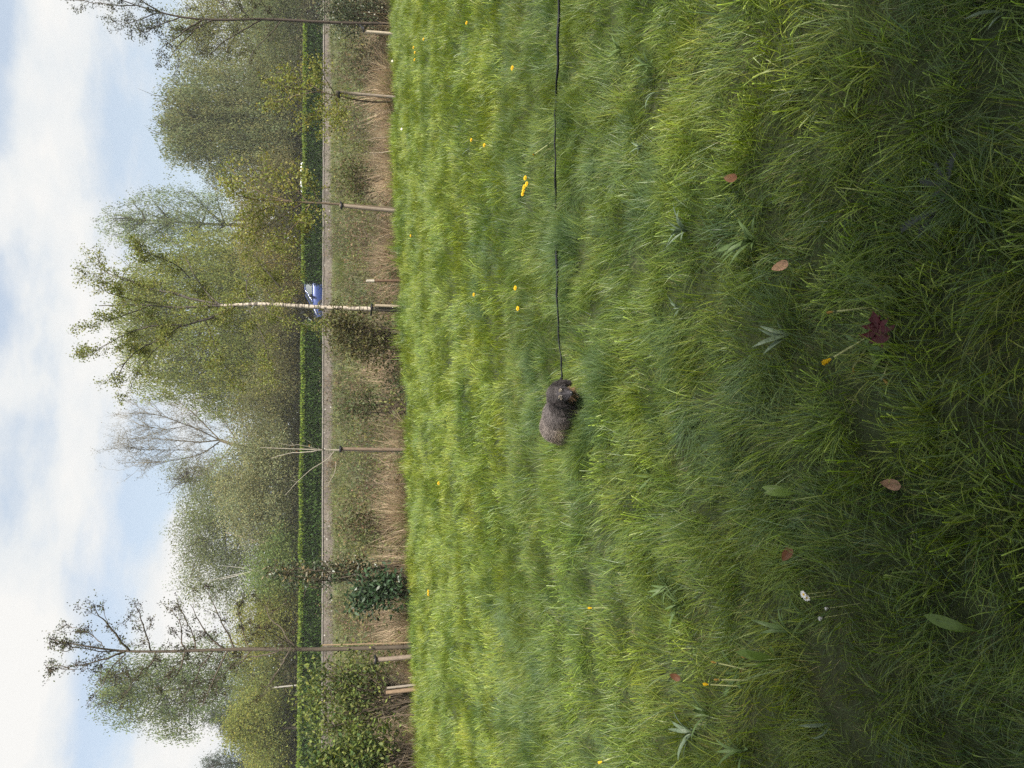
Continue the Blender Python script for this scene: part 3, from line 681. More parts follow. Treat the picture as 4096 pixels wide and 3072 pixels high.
for i, (lab, Y, lob, col) in enumerate([
    ('olive bush behind the hedge under the domed tree', 55, [(1040, 1640, 120, 150), (1110, 1560, 80, 140)], (.125, .128, .060)),
    ('big pale grey-olive willow bush standing in front of the bare tree', 53, [(970, 1900, 110, 150), (1010, 2060, 120, 130), (1080, 1960, 110, 200), (1060, 1790, 110, 120)], (.172, .182, .098)),
    ('green bush behind the hedge below the leaning white dead stem', 52, [(1070, 2290, 90, 120), (1120, 2200, 70, 140)], (.128, .170, .062)),
    ('yellow-olive bush behind the hedge right at the alder trunk', 52, [(1040, 2520, 120, 130), (1110, 2440, 80, 110)], (.162, .170, .052)),
    ('mixed green bush around the white post', 54, [(1040, 2700, 120, 130), (1120, 2780, 80, 120)], (.128, .148, .055)),
    ('brownish twiggy bush behind the hedge above the white car roof', 56, [(1050, 800, 110, 170), (1130, 720, 80, 150)], (.130, .125, .060)),
    ('yellow-brown bush behind the hedge above the blue car', 56, [(1070, 1010, 110, 140), (1130, 1130, 80, 150)], (.145, .130, .050)),
    ('dark brown-green bush just left of the blue car', 56, [(1090, 1300, 90, 130), (1120, 1430, 80, 130)], (.112, .112, .050)),
    ('olive bush behind the far stretch of hedge under the grey-green willow', 56, [(1090, 350, 110, 160), (1130, 500, 80, 140)], (.115, .125, .060)),
    ('dull green bush behind the hedge at the dark alder', 56, [(1090, 110, 110, 180), (1120, -20, 90, 120)], (.110, .128, .062)),
    ('green bush behind the hedge at the picture\'s bottom edge', 53, [(1100, 3010, 80, 130), (1120, 2900, 70, 100)], (.128, .150, .062))]):
    far_tree('bush', lab, Y, lob, col, lob[0][1], 'puff', .42, (.20, .10), cat='bush', group=SH, seed=30 + i, trunk_r=.10, branch=6)
def woodland():
    rng = np.random.default_rng(77); G = Geo(); n = 26000
    x = rng.uniform(-75, 75, n); y = rng.uniform(84, 100, n); h = 6.2 + 3.2 * fbm(x * .16, x * 0 + 2, 5, 3); z = .9 + h * rng.uniform(0, 1, n) ** .8
    cl = np.array([.13, .145, .07]) * (.7 + .7 * fbm(x * .3, z * .4, 12, 2))[:, None]
    leaves(G, np.stack([x, y, z], 1), .75, .42, rng, cl, .18)
    for k in range(130):
        tx, ty = rng.uniform(-70, 70), rng.uniform(84, 96); tube(G, wander((tx, ty, .8), (tx + rng.normal(0, .6), ty, rng.uniform(5, 8)), 5, .15, rng), np.linspace(.16, .03, 5), 4, (.06, .05, .04))
    tag(G.build('woodland', m_fine), 'distant olive woodland closing the view behind the trees', 'woodland', kind='stuff')
woodland()
def thicket():
    rng = np.random.default_rng(78); G = Geo(); n = 30000; x = rng.uniform(-36, 40, n); y = rng.uniform(56, 60, n) + .2 * x; h = 2.6 + 2.4 * fbm(x * .25, x * 0, 15, 3); z = .9 + h * rng.uniform(0, 1, n) ** .7
    cl = np.array([.155, .15, .075]) * (.65 + .8 * fbm(x * .45, z * .6, 22, 2))[:, None]; leaves(G, np.stack([x, y, z], 1), .34, .18, rng, cl, .2)
    n = 12000; x = rng.uniform(-36, 40, n); y = rng.uniform(60, 62, n) + .2 * x; leaves(G, np.stack([x, y, rng.uniform(.8, 3.8, n)], 1), .55, .34, rng, (.115, .112, .055), .2)
    for k in range(160): tx = rng.uniform(-34, 38); ty = 57 + .2 * tx; tube(G, wander((tx, ty, .8), (tx + rng.normal(0, .5), ty, rng.uniform(2.5, 4.6)), 5, .15, rng), np.linspace(.05, .01, 5), 4, (.11, .09, .07))
    tag(G.build('thicket', m_fine), 'brownish twiggy thicket along the foot of the trees', 'thicket', kind='stuff')
thicket()

# branching trees: limbs given as rows and columns of the photograph at the tree's own distance
def grow(B, LP, p, d, length, r, level, rng, spread=.7, up=.08, nk=5, ratio=.5, wob=.16, bark=(.1, .08, .06), leaf_lv=1, sides=4):
    n = 5 if level > 0 else 4; pts = [np.asarray(p, float)]; d = unit(d)
    for k in range(n):
        d = unit(d + rng.normal(0, wob, 3) + [0, 0, up]); pts.append(pts[-1] + d * length / n)
    pts = np.array(pts); tube(B, pts, np.linspace(r, max(r * .35, .0025), n + 1), sides if level > 0 else 3, bark)
    if level <= leaf_lv:
        for q in range(1, n + 1): LP.append((pts[q], d))
    if level > 0:
        for j in range(nk):
            i = rng.integers(1, n + 1); dd = unit(d + rng.normal(0, spread, 3)); grow(B, LP, pts[i], dd, length * ratio * rng.uniform(.6, 1.2), r * .5, level - 1, rng, spread, up, nk, ratio, wob, bark, leaf_lv, sides)
def px_line(P, Y, rng, dz=.0, dend=0.0):
    """photo polyline -> smooth 3D line; its far end drifts dend metres in depth"""
    P = np.asarray(P, float); t = np.linspace(0, 1, len(P)); T = np.linspace(0, 1, max(8, 4 * len(P)))
    a, b = np.interp(T, t, P[:, 0]), np.interp(T, t, P[:, 1])
    for v in (a, b):
        k = np.convolve(np.pad(v, 2, 'edge'), [.1, .2, .4, .2, .1], 'valid'); v[1:-1] = k[1:-1]
    return np.array([at(x, y, Y + dend * tt) for x, y, tt in zip(a, b, T)]) 
def young_tree(name, label, py_base, trunk, tr_r, limbs, seed, bark, leaf_col, leaf_sz, per=3, twig=(.35, 2, 5), white=None, s_off=.15, cones=None, cat='tree', mat=None, step=3, up=.08, spread=.7, jit=.05, leaf_hang=0.0, group=None):
    rng = np.random.default_rng(seed); x, Y = on_edge(py_base, s_off); z0 = tz(x, Y)
    t = thing(name, label, cat, (x, Y, z0), group); B, LP = Geo(), []
    tl = px_line(trunk, Y, rng); tl[0] = (x, Y, z0 - .1); cols = np.tile(np.asarray(bark, float), (len(tl), 1))
    if white is not None:
        for k in range(len(tl)): cols[k] = white[2] if white[0] < np.interp(k / (len(tl) - 1), np.linspace(0, 1, len(trunk)), [p[0] for p in trunk]) < white[1] else bark
    tube(B, tl, np.linspace(tr_r[0], tr_r[1], len(tl)), 10, cols)
    for row in limbs:
        pts, r0 = row[0], row[1]; tw = row[2] if len(row) > 2 else 1.0
        ln = px_line(pts, Y, rng, dend=rng.uniform(-.7, .7)); ln += np.cumsum(rng.normal(0, .008, ln.shape), 0) - 0
        tube(B, ln, np.linspace(r0, max(.004, r0 * .22), len(ln)), 6, bark)
        for k in range(2, len(ln), step):
            d = unit(ln[k] - ln[k - 1])
            for _ in range(max(1, int(round(tw * rng.uniform(.6, 1.6))))):
                grow(B, LP, ln[k], unit(d * .8 + rng.normal(0, spread, 3)), twig[0] * tw * rng.uniform(.5, 1.3), max(.004, r0 * .25), twig[1], rng, .75, up, twig[2], .5, .18, bark, 1)
        LP.append((ln[-1], unit(ln[-1] - ln[-2])))
    B.build('trunk', m_bark_smooth if white is not None else m_bark, t)
    P = np.array([q[0] for q in LP]); D = np.array([q[1] for q in LP])
    if per > 0:
        n = int(len(P) * per); ci = rng.integers(0, len(P), n); C = Geo()
        ax = D[ci] + np.array([0, 0, -leaf_hang])
        leaves(C, P[ci] + rng.normal(0, jit, (n, 3)), leaf_sz[0], leaf_sz[1], rng, leaf_col, .2, axis=ax, axis_w=.4, hue=.1); C.build('crown', mat or m_leaf, t)
    if cones:
        ncl, col, sz = cones; C = Geo(); ci = rng.integers(0, len(P), ncl)
        q = np.repeat(P[ci], 4, 0) + rng.normal(0, .026, (ncl * 4, 3))
        leaves(C, q, sz, sz * .75, rng, col, .25, hue=.05); leaves(C, q, sz, sz * .75, rng, col, .25, hue=.05); C.build('cones', m_bark, t)
    return t
def birch_bark():
    mt, nt = node_mat('birch_bark'); L = nt.links.new
    a = N(nt, 'ShaderNodeAttribute', attribute_name='Col'); c = N(nt, 'ShaderNodeTexCoord'); mp = N(nt, 'ShaderNodeMapping'); mp.inputs['Scale'].default_value = (9, 9, 30)
    L(c.outputs['Object'], mp.inputs[0]); n = N(nt, 'ShaderNodeTexNoise'); n.inputs['Scale'].default_value = 1; n.inputs['Detail'].default_value = 4; L(mp.outputs[0], n.inputs[0])
    col = mixcol(nt, ramp_of(nt, n.outputs[0], [(.40, (.9, .9, .9)), (.50, (0, 0, 0))]), a.outputs['Color'], (.05, .04, .035))
    p = N(nt, 'ShaderNodeBsdfPrincipled'); L(col, p.inputs['Base Color']); p.inputs['Roughness'].default_value = .7
    o = N(nt, 'ShaderNodeOutputMaterial'); L(p.outputs[0], o.inputs[0]); return mt
m_bark_smooth = birch_bark()
young_tree('birch_tree', 'young white-barked birch with a fan of thin yellow-green sprays', 1240,
    [(1605, 1240), (1490, 1236), (1300, 1231), (1120, 1218), (1023, 1216), (936, 1220), (879, 1223), (830, 1224), (710, 1232), (589, 1219), (493, 1220), (395, 1223)], (.047, .007),
    [([(930, 1222), (801, 1199), (686, 1165), (589, 1146), (507, 1107), (430, 1090), (390, 1055)], .028, 1.3), ([(940, 1224), (922, 1237), (869, 1271), (734, 1300), (662, 1348), (560, 1390), (500, 1445), (460, 1520)], .028, 1.2),
     ([(734, 1296), (660, 1300), (589, 1312), (507, 1339), (440, 1375), (375, 1420)], .018, 1.2), ([(879, 1218), (782, 1117), (719, 991)], .018, 1.2), ([(1192, 1208), (1095, 1131), (1023, 1040), (960, 960)], .015, 1.1),
     ([(1000, 1230), (1010, 1270), (1060, 1330), (1075, 1420), (1120, 1470)], .010, 1.2), ([(1060, 1222), (1090, 1260), (1180, 1290), (1260, 1300)], .009, 1.0), ([(820, 1280), (860, 1400), (900, 1470), (980, 1500)], .010, 1.2),
     ([(650, 1218), (520, 1190), (450, 1172), (400, 1155)], .012, 1.0), ([(600, 1222), (500, 1260), (440, 1285), (410, 1280)], .012, 1.0), ([(760, 1110), (690, 1050), (600, 1020), (520, 1010)], .012, 1.0),
     ([(700, 1330), (620, 1400), (560, 1470), (520, 1560)], .012, 1.0), ([(1010, 1210), (980, 1160), (1000, 1090), (1080, 1050), (1140, 1020)], .010, 1.3), ([(1100, 1215), (1060, 1170), (1100, 1120), (1170, 1110)], .008, 1.2)],
    101, (.075, .062, .05), (.195, .212, .052), (.036, .025), 2.5, (.30, 2, 4), white=(880, 1500, (.52, .45, .375)), up=.05, leaf_hang=.4)
young_tree('alder_tree', 'tall slim alder with clusters of dark cones rising into the sky', 2590,
    [(1645, 2586), (1480, 2592), (1300, 2598), (1000, 2596), (896, 2598), (700, 2606), (498, 2606), (400, 2594), (300, 2577), (200, 2558)], (.040, .006),
    [([(505, 2606), (440, 2640), (330, 2670), (235, 2692)], .018), ([(520, 2606), (460, 2530), (410, 2465), (380, 2405)], .018), ([(500, 2612), (450, 2660), (400, 2740), (370, 2780)], .012),
     ([(600, 2604), (580, 2540), (560, 2460), (545, 2430)], .012), ([(740, 2604), (715, 2560), (712, 2490), (660, 2420)], .014), ([(780, 2602), (770, 2540), (720, 2450), (700, 2400)], .012), ([(896, 2598), (840, 2550), (790, 2480), (760, 2420)], .016), ([(940, 2598), (900, 2500), (860, 2430), (820, 2370)], .014),
     ([(1000, 2600), (960, 2520), (950, 2440), (980, 2400)], .010, .8), ([(1194, 2596), (1140, 2530), (1075, 2470), (1050, 2410)], .016), ([(1180, 2592), (1110, 2540), (1050, 2520), (990, 2500)], .010, .8),
     ([(620, 2610), (600, 2660), (560, 2700), (540, 2740)], .012), ([(740, 2608), (720, 2670), (690, 2720), (640, 2760)], .014), ([(850, 2604), (800, 2660), (760, 2730), (720, 2790)], .014), ([(910, 2604), (860, 2680), (830, 2740), (790, 2830)], .014), ([(1000, 2604), (960, 2650), (900, 2680), (850, 2720)], .012),
     ([(1120, 2606), (1040, 2640), (945, 2640), (900, 2660)], .014), ([(1160, 2606), (1110, 2680), (1070, 2740), (1040, 2790)], .012, .8), ([(420, 2600), (390, 2560), (330, 2530), (280, 2515)], .008), ([(480, 2604), (400, 2594), (300, 2577), (250, 2566), (205, 2556)], .010, .6), ([(330, 2580), (270, 2600), (210, 2610)], .007, .7), ([(300, 2680), (250, 2660), (190, 2655)], .007, .7)],
    102, (.11, .09, .07), (.10, .115, .05), (.030, .022), .40, (.26, 2, 4), cones=(650, (.040, .028, .020), .024), up=.06)
young_tree('alder_tree', 'dark sparse-leaved alder cut by the picture\'s top edge', 95,
    [(1570, 96), (1350, 92), (1047, 75), (930, 80), (810, 78), (720, 68), (640, 50), (540, 20), (430, -20)], (.034, .008),
    [([(1047, 75), (960, 130), (880, 180), (840, 230)], .016), ([(810, 78), (740, 130), (690, 170), (640, 200)], .018), ([(720, 68), (640, 100), (590, 130), (550, 130)], .014), ([(640, 50), (590, 60), (520, 80), (480, 90)], .012), ([(930, 80), (880, 20), (820, -40)], .016),
     ([(640, 50), (560, 0), (480, -40), (380, -60)], .014), ([(1000, 78), (960, 30), (930, -30), (900, -60)], .014), ([(850, 80), (790, 110), (720, 190), (690, 240)], .014), ([(540, 20), (470, 20), (380, 5), (290, -5), (210, -20)], .012), ([(1120, 80), (1080, 140), (1020, 200), (1000, 260)], .012), ([(1100, 78), (1060, 20), (1010, -30)], .012)],
    103, (.075, .06, .05), (.095, .105, .05), (.034, .026), 1.0, (.30, 2, 4), cones=(450, (.032, .022, .016), .024))
young_tree('maple_tree', 'staked young maple with loose yellow-green leaves in front of the white car roof', 838,
    [(1605, 836), (1362, 818), (1280, 812), (1180, 808), (1100, 800)], (.030, .010),
    [([(1180, 808), (1080, 790), (980, 740), (910, 655)], .012), ([(1150, 806), (1060, 830), (980, 860), (920, 880)], .012), ([(1230, 810), (1180, 740), (1120, 690), (1060, 670)], .012), ([(1240, 811), (1200, 880), (1150, 930), (1100, 960)], .012), ([(1270, 812), (1250, 870), (1225, 930), (1200, 985)], .010), ([(1100, 800), (1020, 800), (960, 790), (900, 740)], .010), ([(1280, 812), (1255, 760), (1230, 720), (1210, 680)], .010), ([(1210, 808), (1130, 860), (1060, 910), (1000, 940)], .010)],
    104, (.13, .10, .07), (.215, .225, .052), (.050, .040), 2.2, (.30, 1, 5), jit=.07, step=2)
young_tree('maple_tree', 'staked young maple with low yellow-green leaves, between the other maple and the dark alder', 386,
    [(1578, 406), (1500, 409), (1430, 402), (1360, 384), (1300, 372), (1220, 360)], (.022, .009),
    [([(1300, 372), (1220, 330), (1150, 300), (1090, 290)], .012), ([(1260, 366), (1180, 380), (1110, 400), (1080, 420)], .012), ([(1330, 378), (1290, 420), (1250, 460), (1200, 500)], .010), ([(1350, 382), (1340, 430), (1330, 480), (1320, 530)], .010), ([(1340, 380), (1310, 320), (1290, 280), (1270, 250)], .010), ([(1220, 360), (1150, 350), (1090, 340)], .010), ([(1330, 376), (1350, 420), (1370, 460), (1380, 500)], .008)],
    105, (.14, .11, .08), (.21, .22, .052), (.050, .040), 2.2, (.28, 1, 5), jit=.07, step=2)
young_tree('bare_sapling', 'leafless pale-stemmed sapling tied to a reddish stake', 1804,
    [(1622, 1806), (1500, 1803), (1350, 1800), (1285, 1800), (1220, 1797), (1130, 1794), (1041, 1790)], (.024, .005),
    [([(1300, 1800), (1220, 1808), (1156, 1812), (1080, 1830)], .010, .6), ([(1340, 1800), (1319, 1834), (1230, 1900), (1149, 1980)], .010, .6), ([(1290, 1800), (1250, 1775), (1217, 1753)], .008, .5), ([(1270, 1798), (1200, 1780), (1120, 1762)], .007, .6), ([(1345, 1845), (1340, 1870), (1300, 1930)], .006, .4)],
    106, (.30, .27, .22), (.30, .16, .07), (.05, .035), .12, (.16, 0, 2), step=5)
def bare_tree():
    rng = np.random.default_rng(5); Y = 76; k = scale_at(Y); x = at(1250, 1800, Y)[0]
    t = thing('bare_tree', 'leafless tree with a rounded crown of fine twigs against the clouds', 'tree', (float(x), Y, .95), GB); B, LP = Geo(), []
    bark = (.185, .155, .10); tr = px_line([(1260, 1800), (1050, 1790), (950, 1785), (880, 1760)], Y, rng); tr[0][2] = .8; tube(B, tr, np.linspace(.26, .16, len(tr)), 8, bark)
    for P, r in [([(880, 1760), (820, 1700), (760, 1640), (700, 1600)], .15), ([(880, 1762), (800, 1720), (720, 1690), (640, 1660), (560, 1650)], .15), ([(880, 1760), (800, 1770), (700, 1760), (560, 1750)], .17), ([(880, 1765), (820, 1810), (760, 1830), (640, 1850), (560, 1850)], .15), ([(930, 1780), (880, 1840), (840, 1870), (760, 1890)], .12), ([(960, 1785), (920, 1720), (880, 1650), (850, 1600)], .12), ([(760, 1700), (660, 1720), (560, 1700)], .09), ([(760, 1800), (660, 1800), (560, 1800), (530, 1790)], .10)]:
        ln = px_line(P, Y, rng, dend=rng.uniform(-2.5, 2.5)); tube(B, ln, np.linspace(r * .48, .025, len(ln)), 5, bark)
        for q in range(2, len(ln), 1):
            for _ in range(2): grow(B, LP, ln[q], unit(unit(ln[q] - ln[q - 1]) + rng.normal(0, .6, 3)), rng.uniform(1.4, 2.5), .022, 2, rng, .6, .10, 4, .55, .15, bark, 0, 4)
    B.build('trunk', m_bark, t); C = Geo(); P = np.array([q[0] for q in LP]); ci = rng.integers(0, len(P), 7000)
    leaves(C, P[ci] + rng.normal(0, .14, (7000, 3)), .15, .05, rng, (.17, .155, .085), .15); C.build('crown', m_fine, t)
bare_tree()
def dead_stem(label, pts, Y, r, seed, col=(.42, .40, .36)):
    rng = np.random.default_rng(seed); G = Geo(); p = px_line(pts[0], Y, rng); p = np.concatenate([[[p[0][0], Y, .8]], p]); tube(G, p, np.linspace(r, r * .3, len(p)), 6, col)
    for q in pts[1:]: l_ = px_line(q, Y, rng); tube(G, l_, np.linspace(r * .5, r * .15, len(l_)), 5, col)
    tag(G.build('dead_tree', m_bark), label, 'dead tree')
dead_stem('thin pale dead stems leaning among the green trees behind the hedge', [[(1180, 2295), (1020, 2280), (960, 2300), (880, 2318)], [(1020, 2282), (960, 2270), (880, 2262)], [(990, 2290), (930, 2300), (830, 2325)]], 58, .07, 1)
dead_stem('broken pinkish dead branch forking in front of the olive tree', [[(1200, 2170), (1030, 2168), (980, 2150), (900, 2130)], [(1030, 2168), (990, 2172), (955, 2180)]], 57, .08, 2, (.36, .28, .21))

# ------------------------------------------------------------------ stakes
m_stake = attr_material('stake_wood', .85, .15)
m_tie = flat_material('black_rubber_tie', (.012, .012, .015), .6, .3, 0, .2)
def stake(label, top, bot, w, col, tie=None, tie_to=None, s_off=.05, lab=None):
    x, Y = on_edge(bot[1], s_off); z0 = tz(x, Y); a = at(top[0], top[1], Y); t = thing('tree_stake', label, 'stake', (x, Y, z0), 'tree stakes along the meadow edge')
    G = Geo(); tube(G, [(x, Y, z0 - .15), ((x + a[0]) / 2, Y, (z0 + a[2]) / 2), a], [w, w * .98, w * .94], 10, col); G.build('post', m_stake, t, smooth=False)
    if tie is not None:
        c = at(tie[0], tie[1], Y); g = Geo(); lathe = np.linspace(0, 2 * np.pi, 14)
        tube(g, np.stack([c[0] + (w + .012) * np.cos(lathe), Y + (w + .012) * np.sin(lathe), np.full(14, c[2])], 1), .022, 6, (.01, .01, .01))
        if tie_to is not None:
            e = at(tie_to[0], tie_to[1], Y + .1); tube(g, [c, e], .02, 6, (.01, .01, .01))
        g.build('tie', m_tie, t)
stake('pale cut stake under the dark alder at the picture\'s top edge', (1462, 127), (1566, 138), .034, (.42, .36, .28), (1455, 118), (1440, 100))
stake('grey-brown stake of the low-leaved maple, next to the dark alder', (1345, 369), (1580, 391), .033, (.25, .21, .17), (1356, 378), (1358, 392))
stake('split grey-brown stake of the maple in front of the white car roof', (1360, 822), (1600, 846), .038, (.24, .195, .155), (1366, 824), (1362, 808))
stake('short grey stake with a black strap at the birch foot', (1500, 1222), (1598, 1226), .030, (.34, .28, .21), (1487, 1228), (1484, 1262))
stake('reddish-brown stake of the leafless sapling', (1362, 1795), (1622, 1801), .031, (.19, .14, .105), (1362, 1796), (1362, 1806))
stake('tall thin tan cane beside the cone-bearing alder trunk', (1290, 2580), (1645, 2577), .010, (.33, .24, .15))
stake('stout grey stake with black tie beneath the large leafy shrub', (1498, 2640), (1662, 2632), .038, (.26, .205, .165), (1502, 2641), (1500, 2622))
stake('orange-brown stake under the large leafy shrub', (1545, 2770), (1668, 2764), .034, (.26, .185, .125))
stake('thin grey stake touching the orange-brown one', (1548, 2752), (1668, 2746), .020, (.30, .26, .22))
stake('short dark post with a bleached top in the reeds right of the birch', (1484, 1124), (1590, 1122), .030, (.14, .09, .06))
x, Y = on_edge(1124, .05); G = Geo(); p0, p1 = at(1497, 1124, Y), at(1466, 1124, Y); tube(G, [p0, p1], [.031, .027], 10, (.42, .38, .32)); tp = G.build('bleached_top', m_stake)
for o in bpy.data.objects:
    if o.get('label', '').startswith('short dark post'): tp.parent = o; tp.matrix_parent_inverse = PINV[o.name]

# ------------------------------------------------------------------ shrubs on the meadow edge
def shrub(name, label, py, s_off, lobes, col, dens, leaf, seed, mat=None, bark=(.10, .08, .06), stems=7, clump=.12, col2=None, depth=.9, group=None):
    rng = np.random.default_rng(seed); x, Y = on_edge(py, s_off); z0 = tz(x, Y); t = thing(name, label, 'shrub', (x, Y, z0), group); k = scale_at(Y); B, C = Geo(), Geo()
    for a, b, rv, rh in lobes:
        c = at(a, b, Y); R = np.array([rh * k, rh * k * depth, rv * k])
        for j in range(stems):
            q = c + unit(rng.normal(size=3)) * R * rng.uniform(.3, 1.0); s0 = np.array([x + rng.normal(0, .06), Y + rng.normal(0, .06), z0 - .05]); l_ = wander(s0, q, 8, .22, rng); tube(B, l_, np.linspace(.016, .004, 8), 4, bark)
            for _ in range(3):
                s1 = l_[rng.integers(3, 8)]; tube(B, wander(s1, s1 + unit(rng.normal(size=3) + [0, 0, .4]) * rng.uniform(.1, .35), 4, .2, rng), np.linspace(.006, .002, 4), 3, bark)
        n = int(rv * rh * dens); nc = max(5, n // 14); u = unit(rng.normal(size=(nc, 3))) * rng.uniform(.05, 1, (nc, 1)) ** .45 * (1 + .38 * rng.normal(size=(nc, 1)) * (rng.uniform(size=(nc, 1)) < .5))
        cc = c + u * R; ci = rng.integers(0, nc, n); br = rng.normal(1, .22, (nc, 1)); base = np.asarray(col)[None] * np.ones((nc, 1))
        if col2 is not None: base = np.where(rng.uniform(size=(nc, 1)) < .42, np.asarray(col2)[None], base)
        P = cc[ci] + rng.normal(0, clump, (n, 3)); P[:, 2] = np.maximum(P[:, 2], z0 + .03)
        leaves(C, P, leaf[0], leaf[1], rng, (base * br)[ci], .18, axis=np.tile([0, 0, .6], (n, 1)), axis_w=.25)
    B.build('stems', m_bark, t); C.build('foliage', mat or m_leaf, t)
shrub('shrub', 'brown-olive leafy shrub leaning against the birch trunk', 1350, .3, [(1430, 1350, 110, 90), (1380, 1290, 70, 60), (1500, 1380, 60, 80), (1330, 1290, 40, 40)], (.125, .125, .045), .16, (.075, .034), 201, col2=(.10, .085, .04))
shrub('shrub', 'large bright green leafy shrub over the stakes by the picture\'s bottom edge', 2800, .5, [(1400, 2700, 120, 75), (1290, 2680, 60, 45), (1330, 2800, 130, 100), (1230, 2790, 50, 40), (1430, 2880, 100, 100), (1290, 2910, 80, 70), (1440, 2770, 90, 90), (1500, 2690, 40, 50)], (.185, .215, .058), .078, (.075, .036), 202, col2=(.085, .12, .04), stems=8)
shrub('shrub', 'green shrub cut off by the picture\'s bottom edge', 3030, .3, [(1380, 3040, 130, 100), (1480, 3000, 90, 110), (1330, 3090, 100, 90)], (.150, .185, .045), .13, (.08, .042), 203, col2=(.06, .095, .03))
shrub('evergreen_shrub', 'low glossy dark evergreen shrub at the meadow edge left of the leafless sapling', 2370, -.05, [(1500, 2365, 70, 60), (1560, 2345, 45, 45), (1450, 2400, 40, 35)], (.035, .065, .028), .22, (.10, .042), 204, mat=m_ever)
shrub('evergreen_shrub', 'tall upright dark-leaved sprig crossing the wall and hedge, between sapling and alder', 2296, .3, [(1420, 2270, 90, 50), (1320, 2290, 80, 40), (1220, 2300, 80, 38), (1120, 2290, 60, 26)], (.055, .080, .036), .17, (.075, .028), 205, mat=m_ever, col2=(.12, .10, .05), stems=4, clump=.07)
shrub('shrub', 'dull olive shrub in the reeds just left of the leafless sapling', 2110, .8, [(1470, 2110, 80, 80), (1420, 2080, 50, 60)], (.115, .130, .052), .15, (.07, .032), 206, col2=(.14, .11, .06))
shrub('shrub', 'dark green thin-stemmed shrub at the foot of the alder by the top edge', 60, .3, [(1440, 50, 110, 70), (1380, 90, 60, 60), (1500, 20, 70, 80), (1340, 30, 60, 60)], (.055, .075, .034), .26, (.055, .026), 207, mat=m_ever, col2=(.09, .10, .05))
shrub('shrub', 'bramble-like grey-green shrub between the pale stake and the low-leaved maple', 250, .8, [(1450, 230, 90, 80), (1490, 290, 70, 70)], (.105, .115, .058), .15, (.06, .03), 208, col2=(.13, .10, .065))
shrub('shrub', 'dark leafy shrub in the reeds between the birch and the leafless sapling', 1640, 1.2, [(1420, 1640, 60, 60), (1470, 1600, 50, 60)], (.085, .11, .045), .16, (.065, .032), 209, col2=(.12, .10, .055))
shrub('shrub', 'yellowish green shrub in the ditch behind the maple with the split stake', 760, 2.5, [(1440, 740, 70, 120), (1400, 700, 50, 80)], (.130, .150, .050), .14, (.075, .04), 210, col2=(.12, .10, .05))
for lab, py, top, bot, r in [('thin pale bare shoot right of the split stake', 545, 1422, 1585, .010), ('slender bare shoot between the split stake and the birch', 945, 1410, 1598, .008), ('curved bare sapling stem by the large leafy shrub', 2866, 1515, 1660, .014), ('dark bare stem near the leafless sapling', 1935, 1480, 1625, .011), ('thin brown stem at the picture\'s bottom edge', 3060, 1590, 1668, .010), ('bent brown stem with a dark root end, beside the sprig', 2210, 1540, 1640, .012), ('short pale cut stump in the reeds under the low-leaved maple', 604, 1478, 1560, .018)]:
    rng = np.random.default_rng(py); x, Y = on_edge(py, .15); z0 = tz(x, Y); G = Geo(); e = at(top, py - rng.uniform(-14, 14), Y); l_ = wander((x, Y, z0 - .08), e, 8, .12, rng); tube(G, l_, np.linspace(r, r * .5, 8), 6, (.30, .25, .19) if 'pale' in lab else (.15, .115, .085))
    for _ in range(3): s1 = l_[rng.integers(4, 8)]; tube(G, wander(s1, s1 + unit(rng.normal(size=3) + [0, 0, 1]) * .22, 4, .2, rng), np.linspace(r * .4, .002, 4), 4, (.25, .2, .15))
    tag(G.build('bare_shoot', m_bark), lab, 'stem', 'bare stems along the meadow edge')

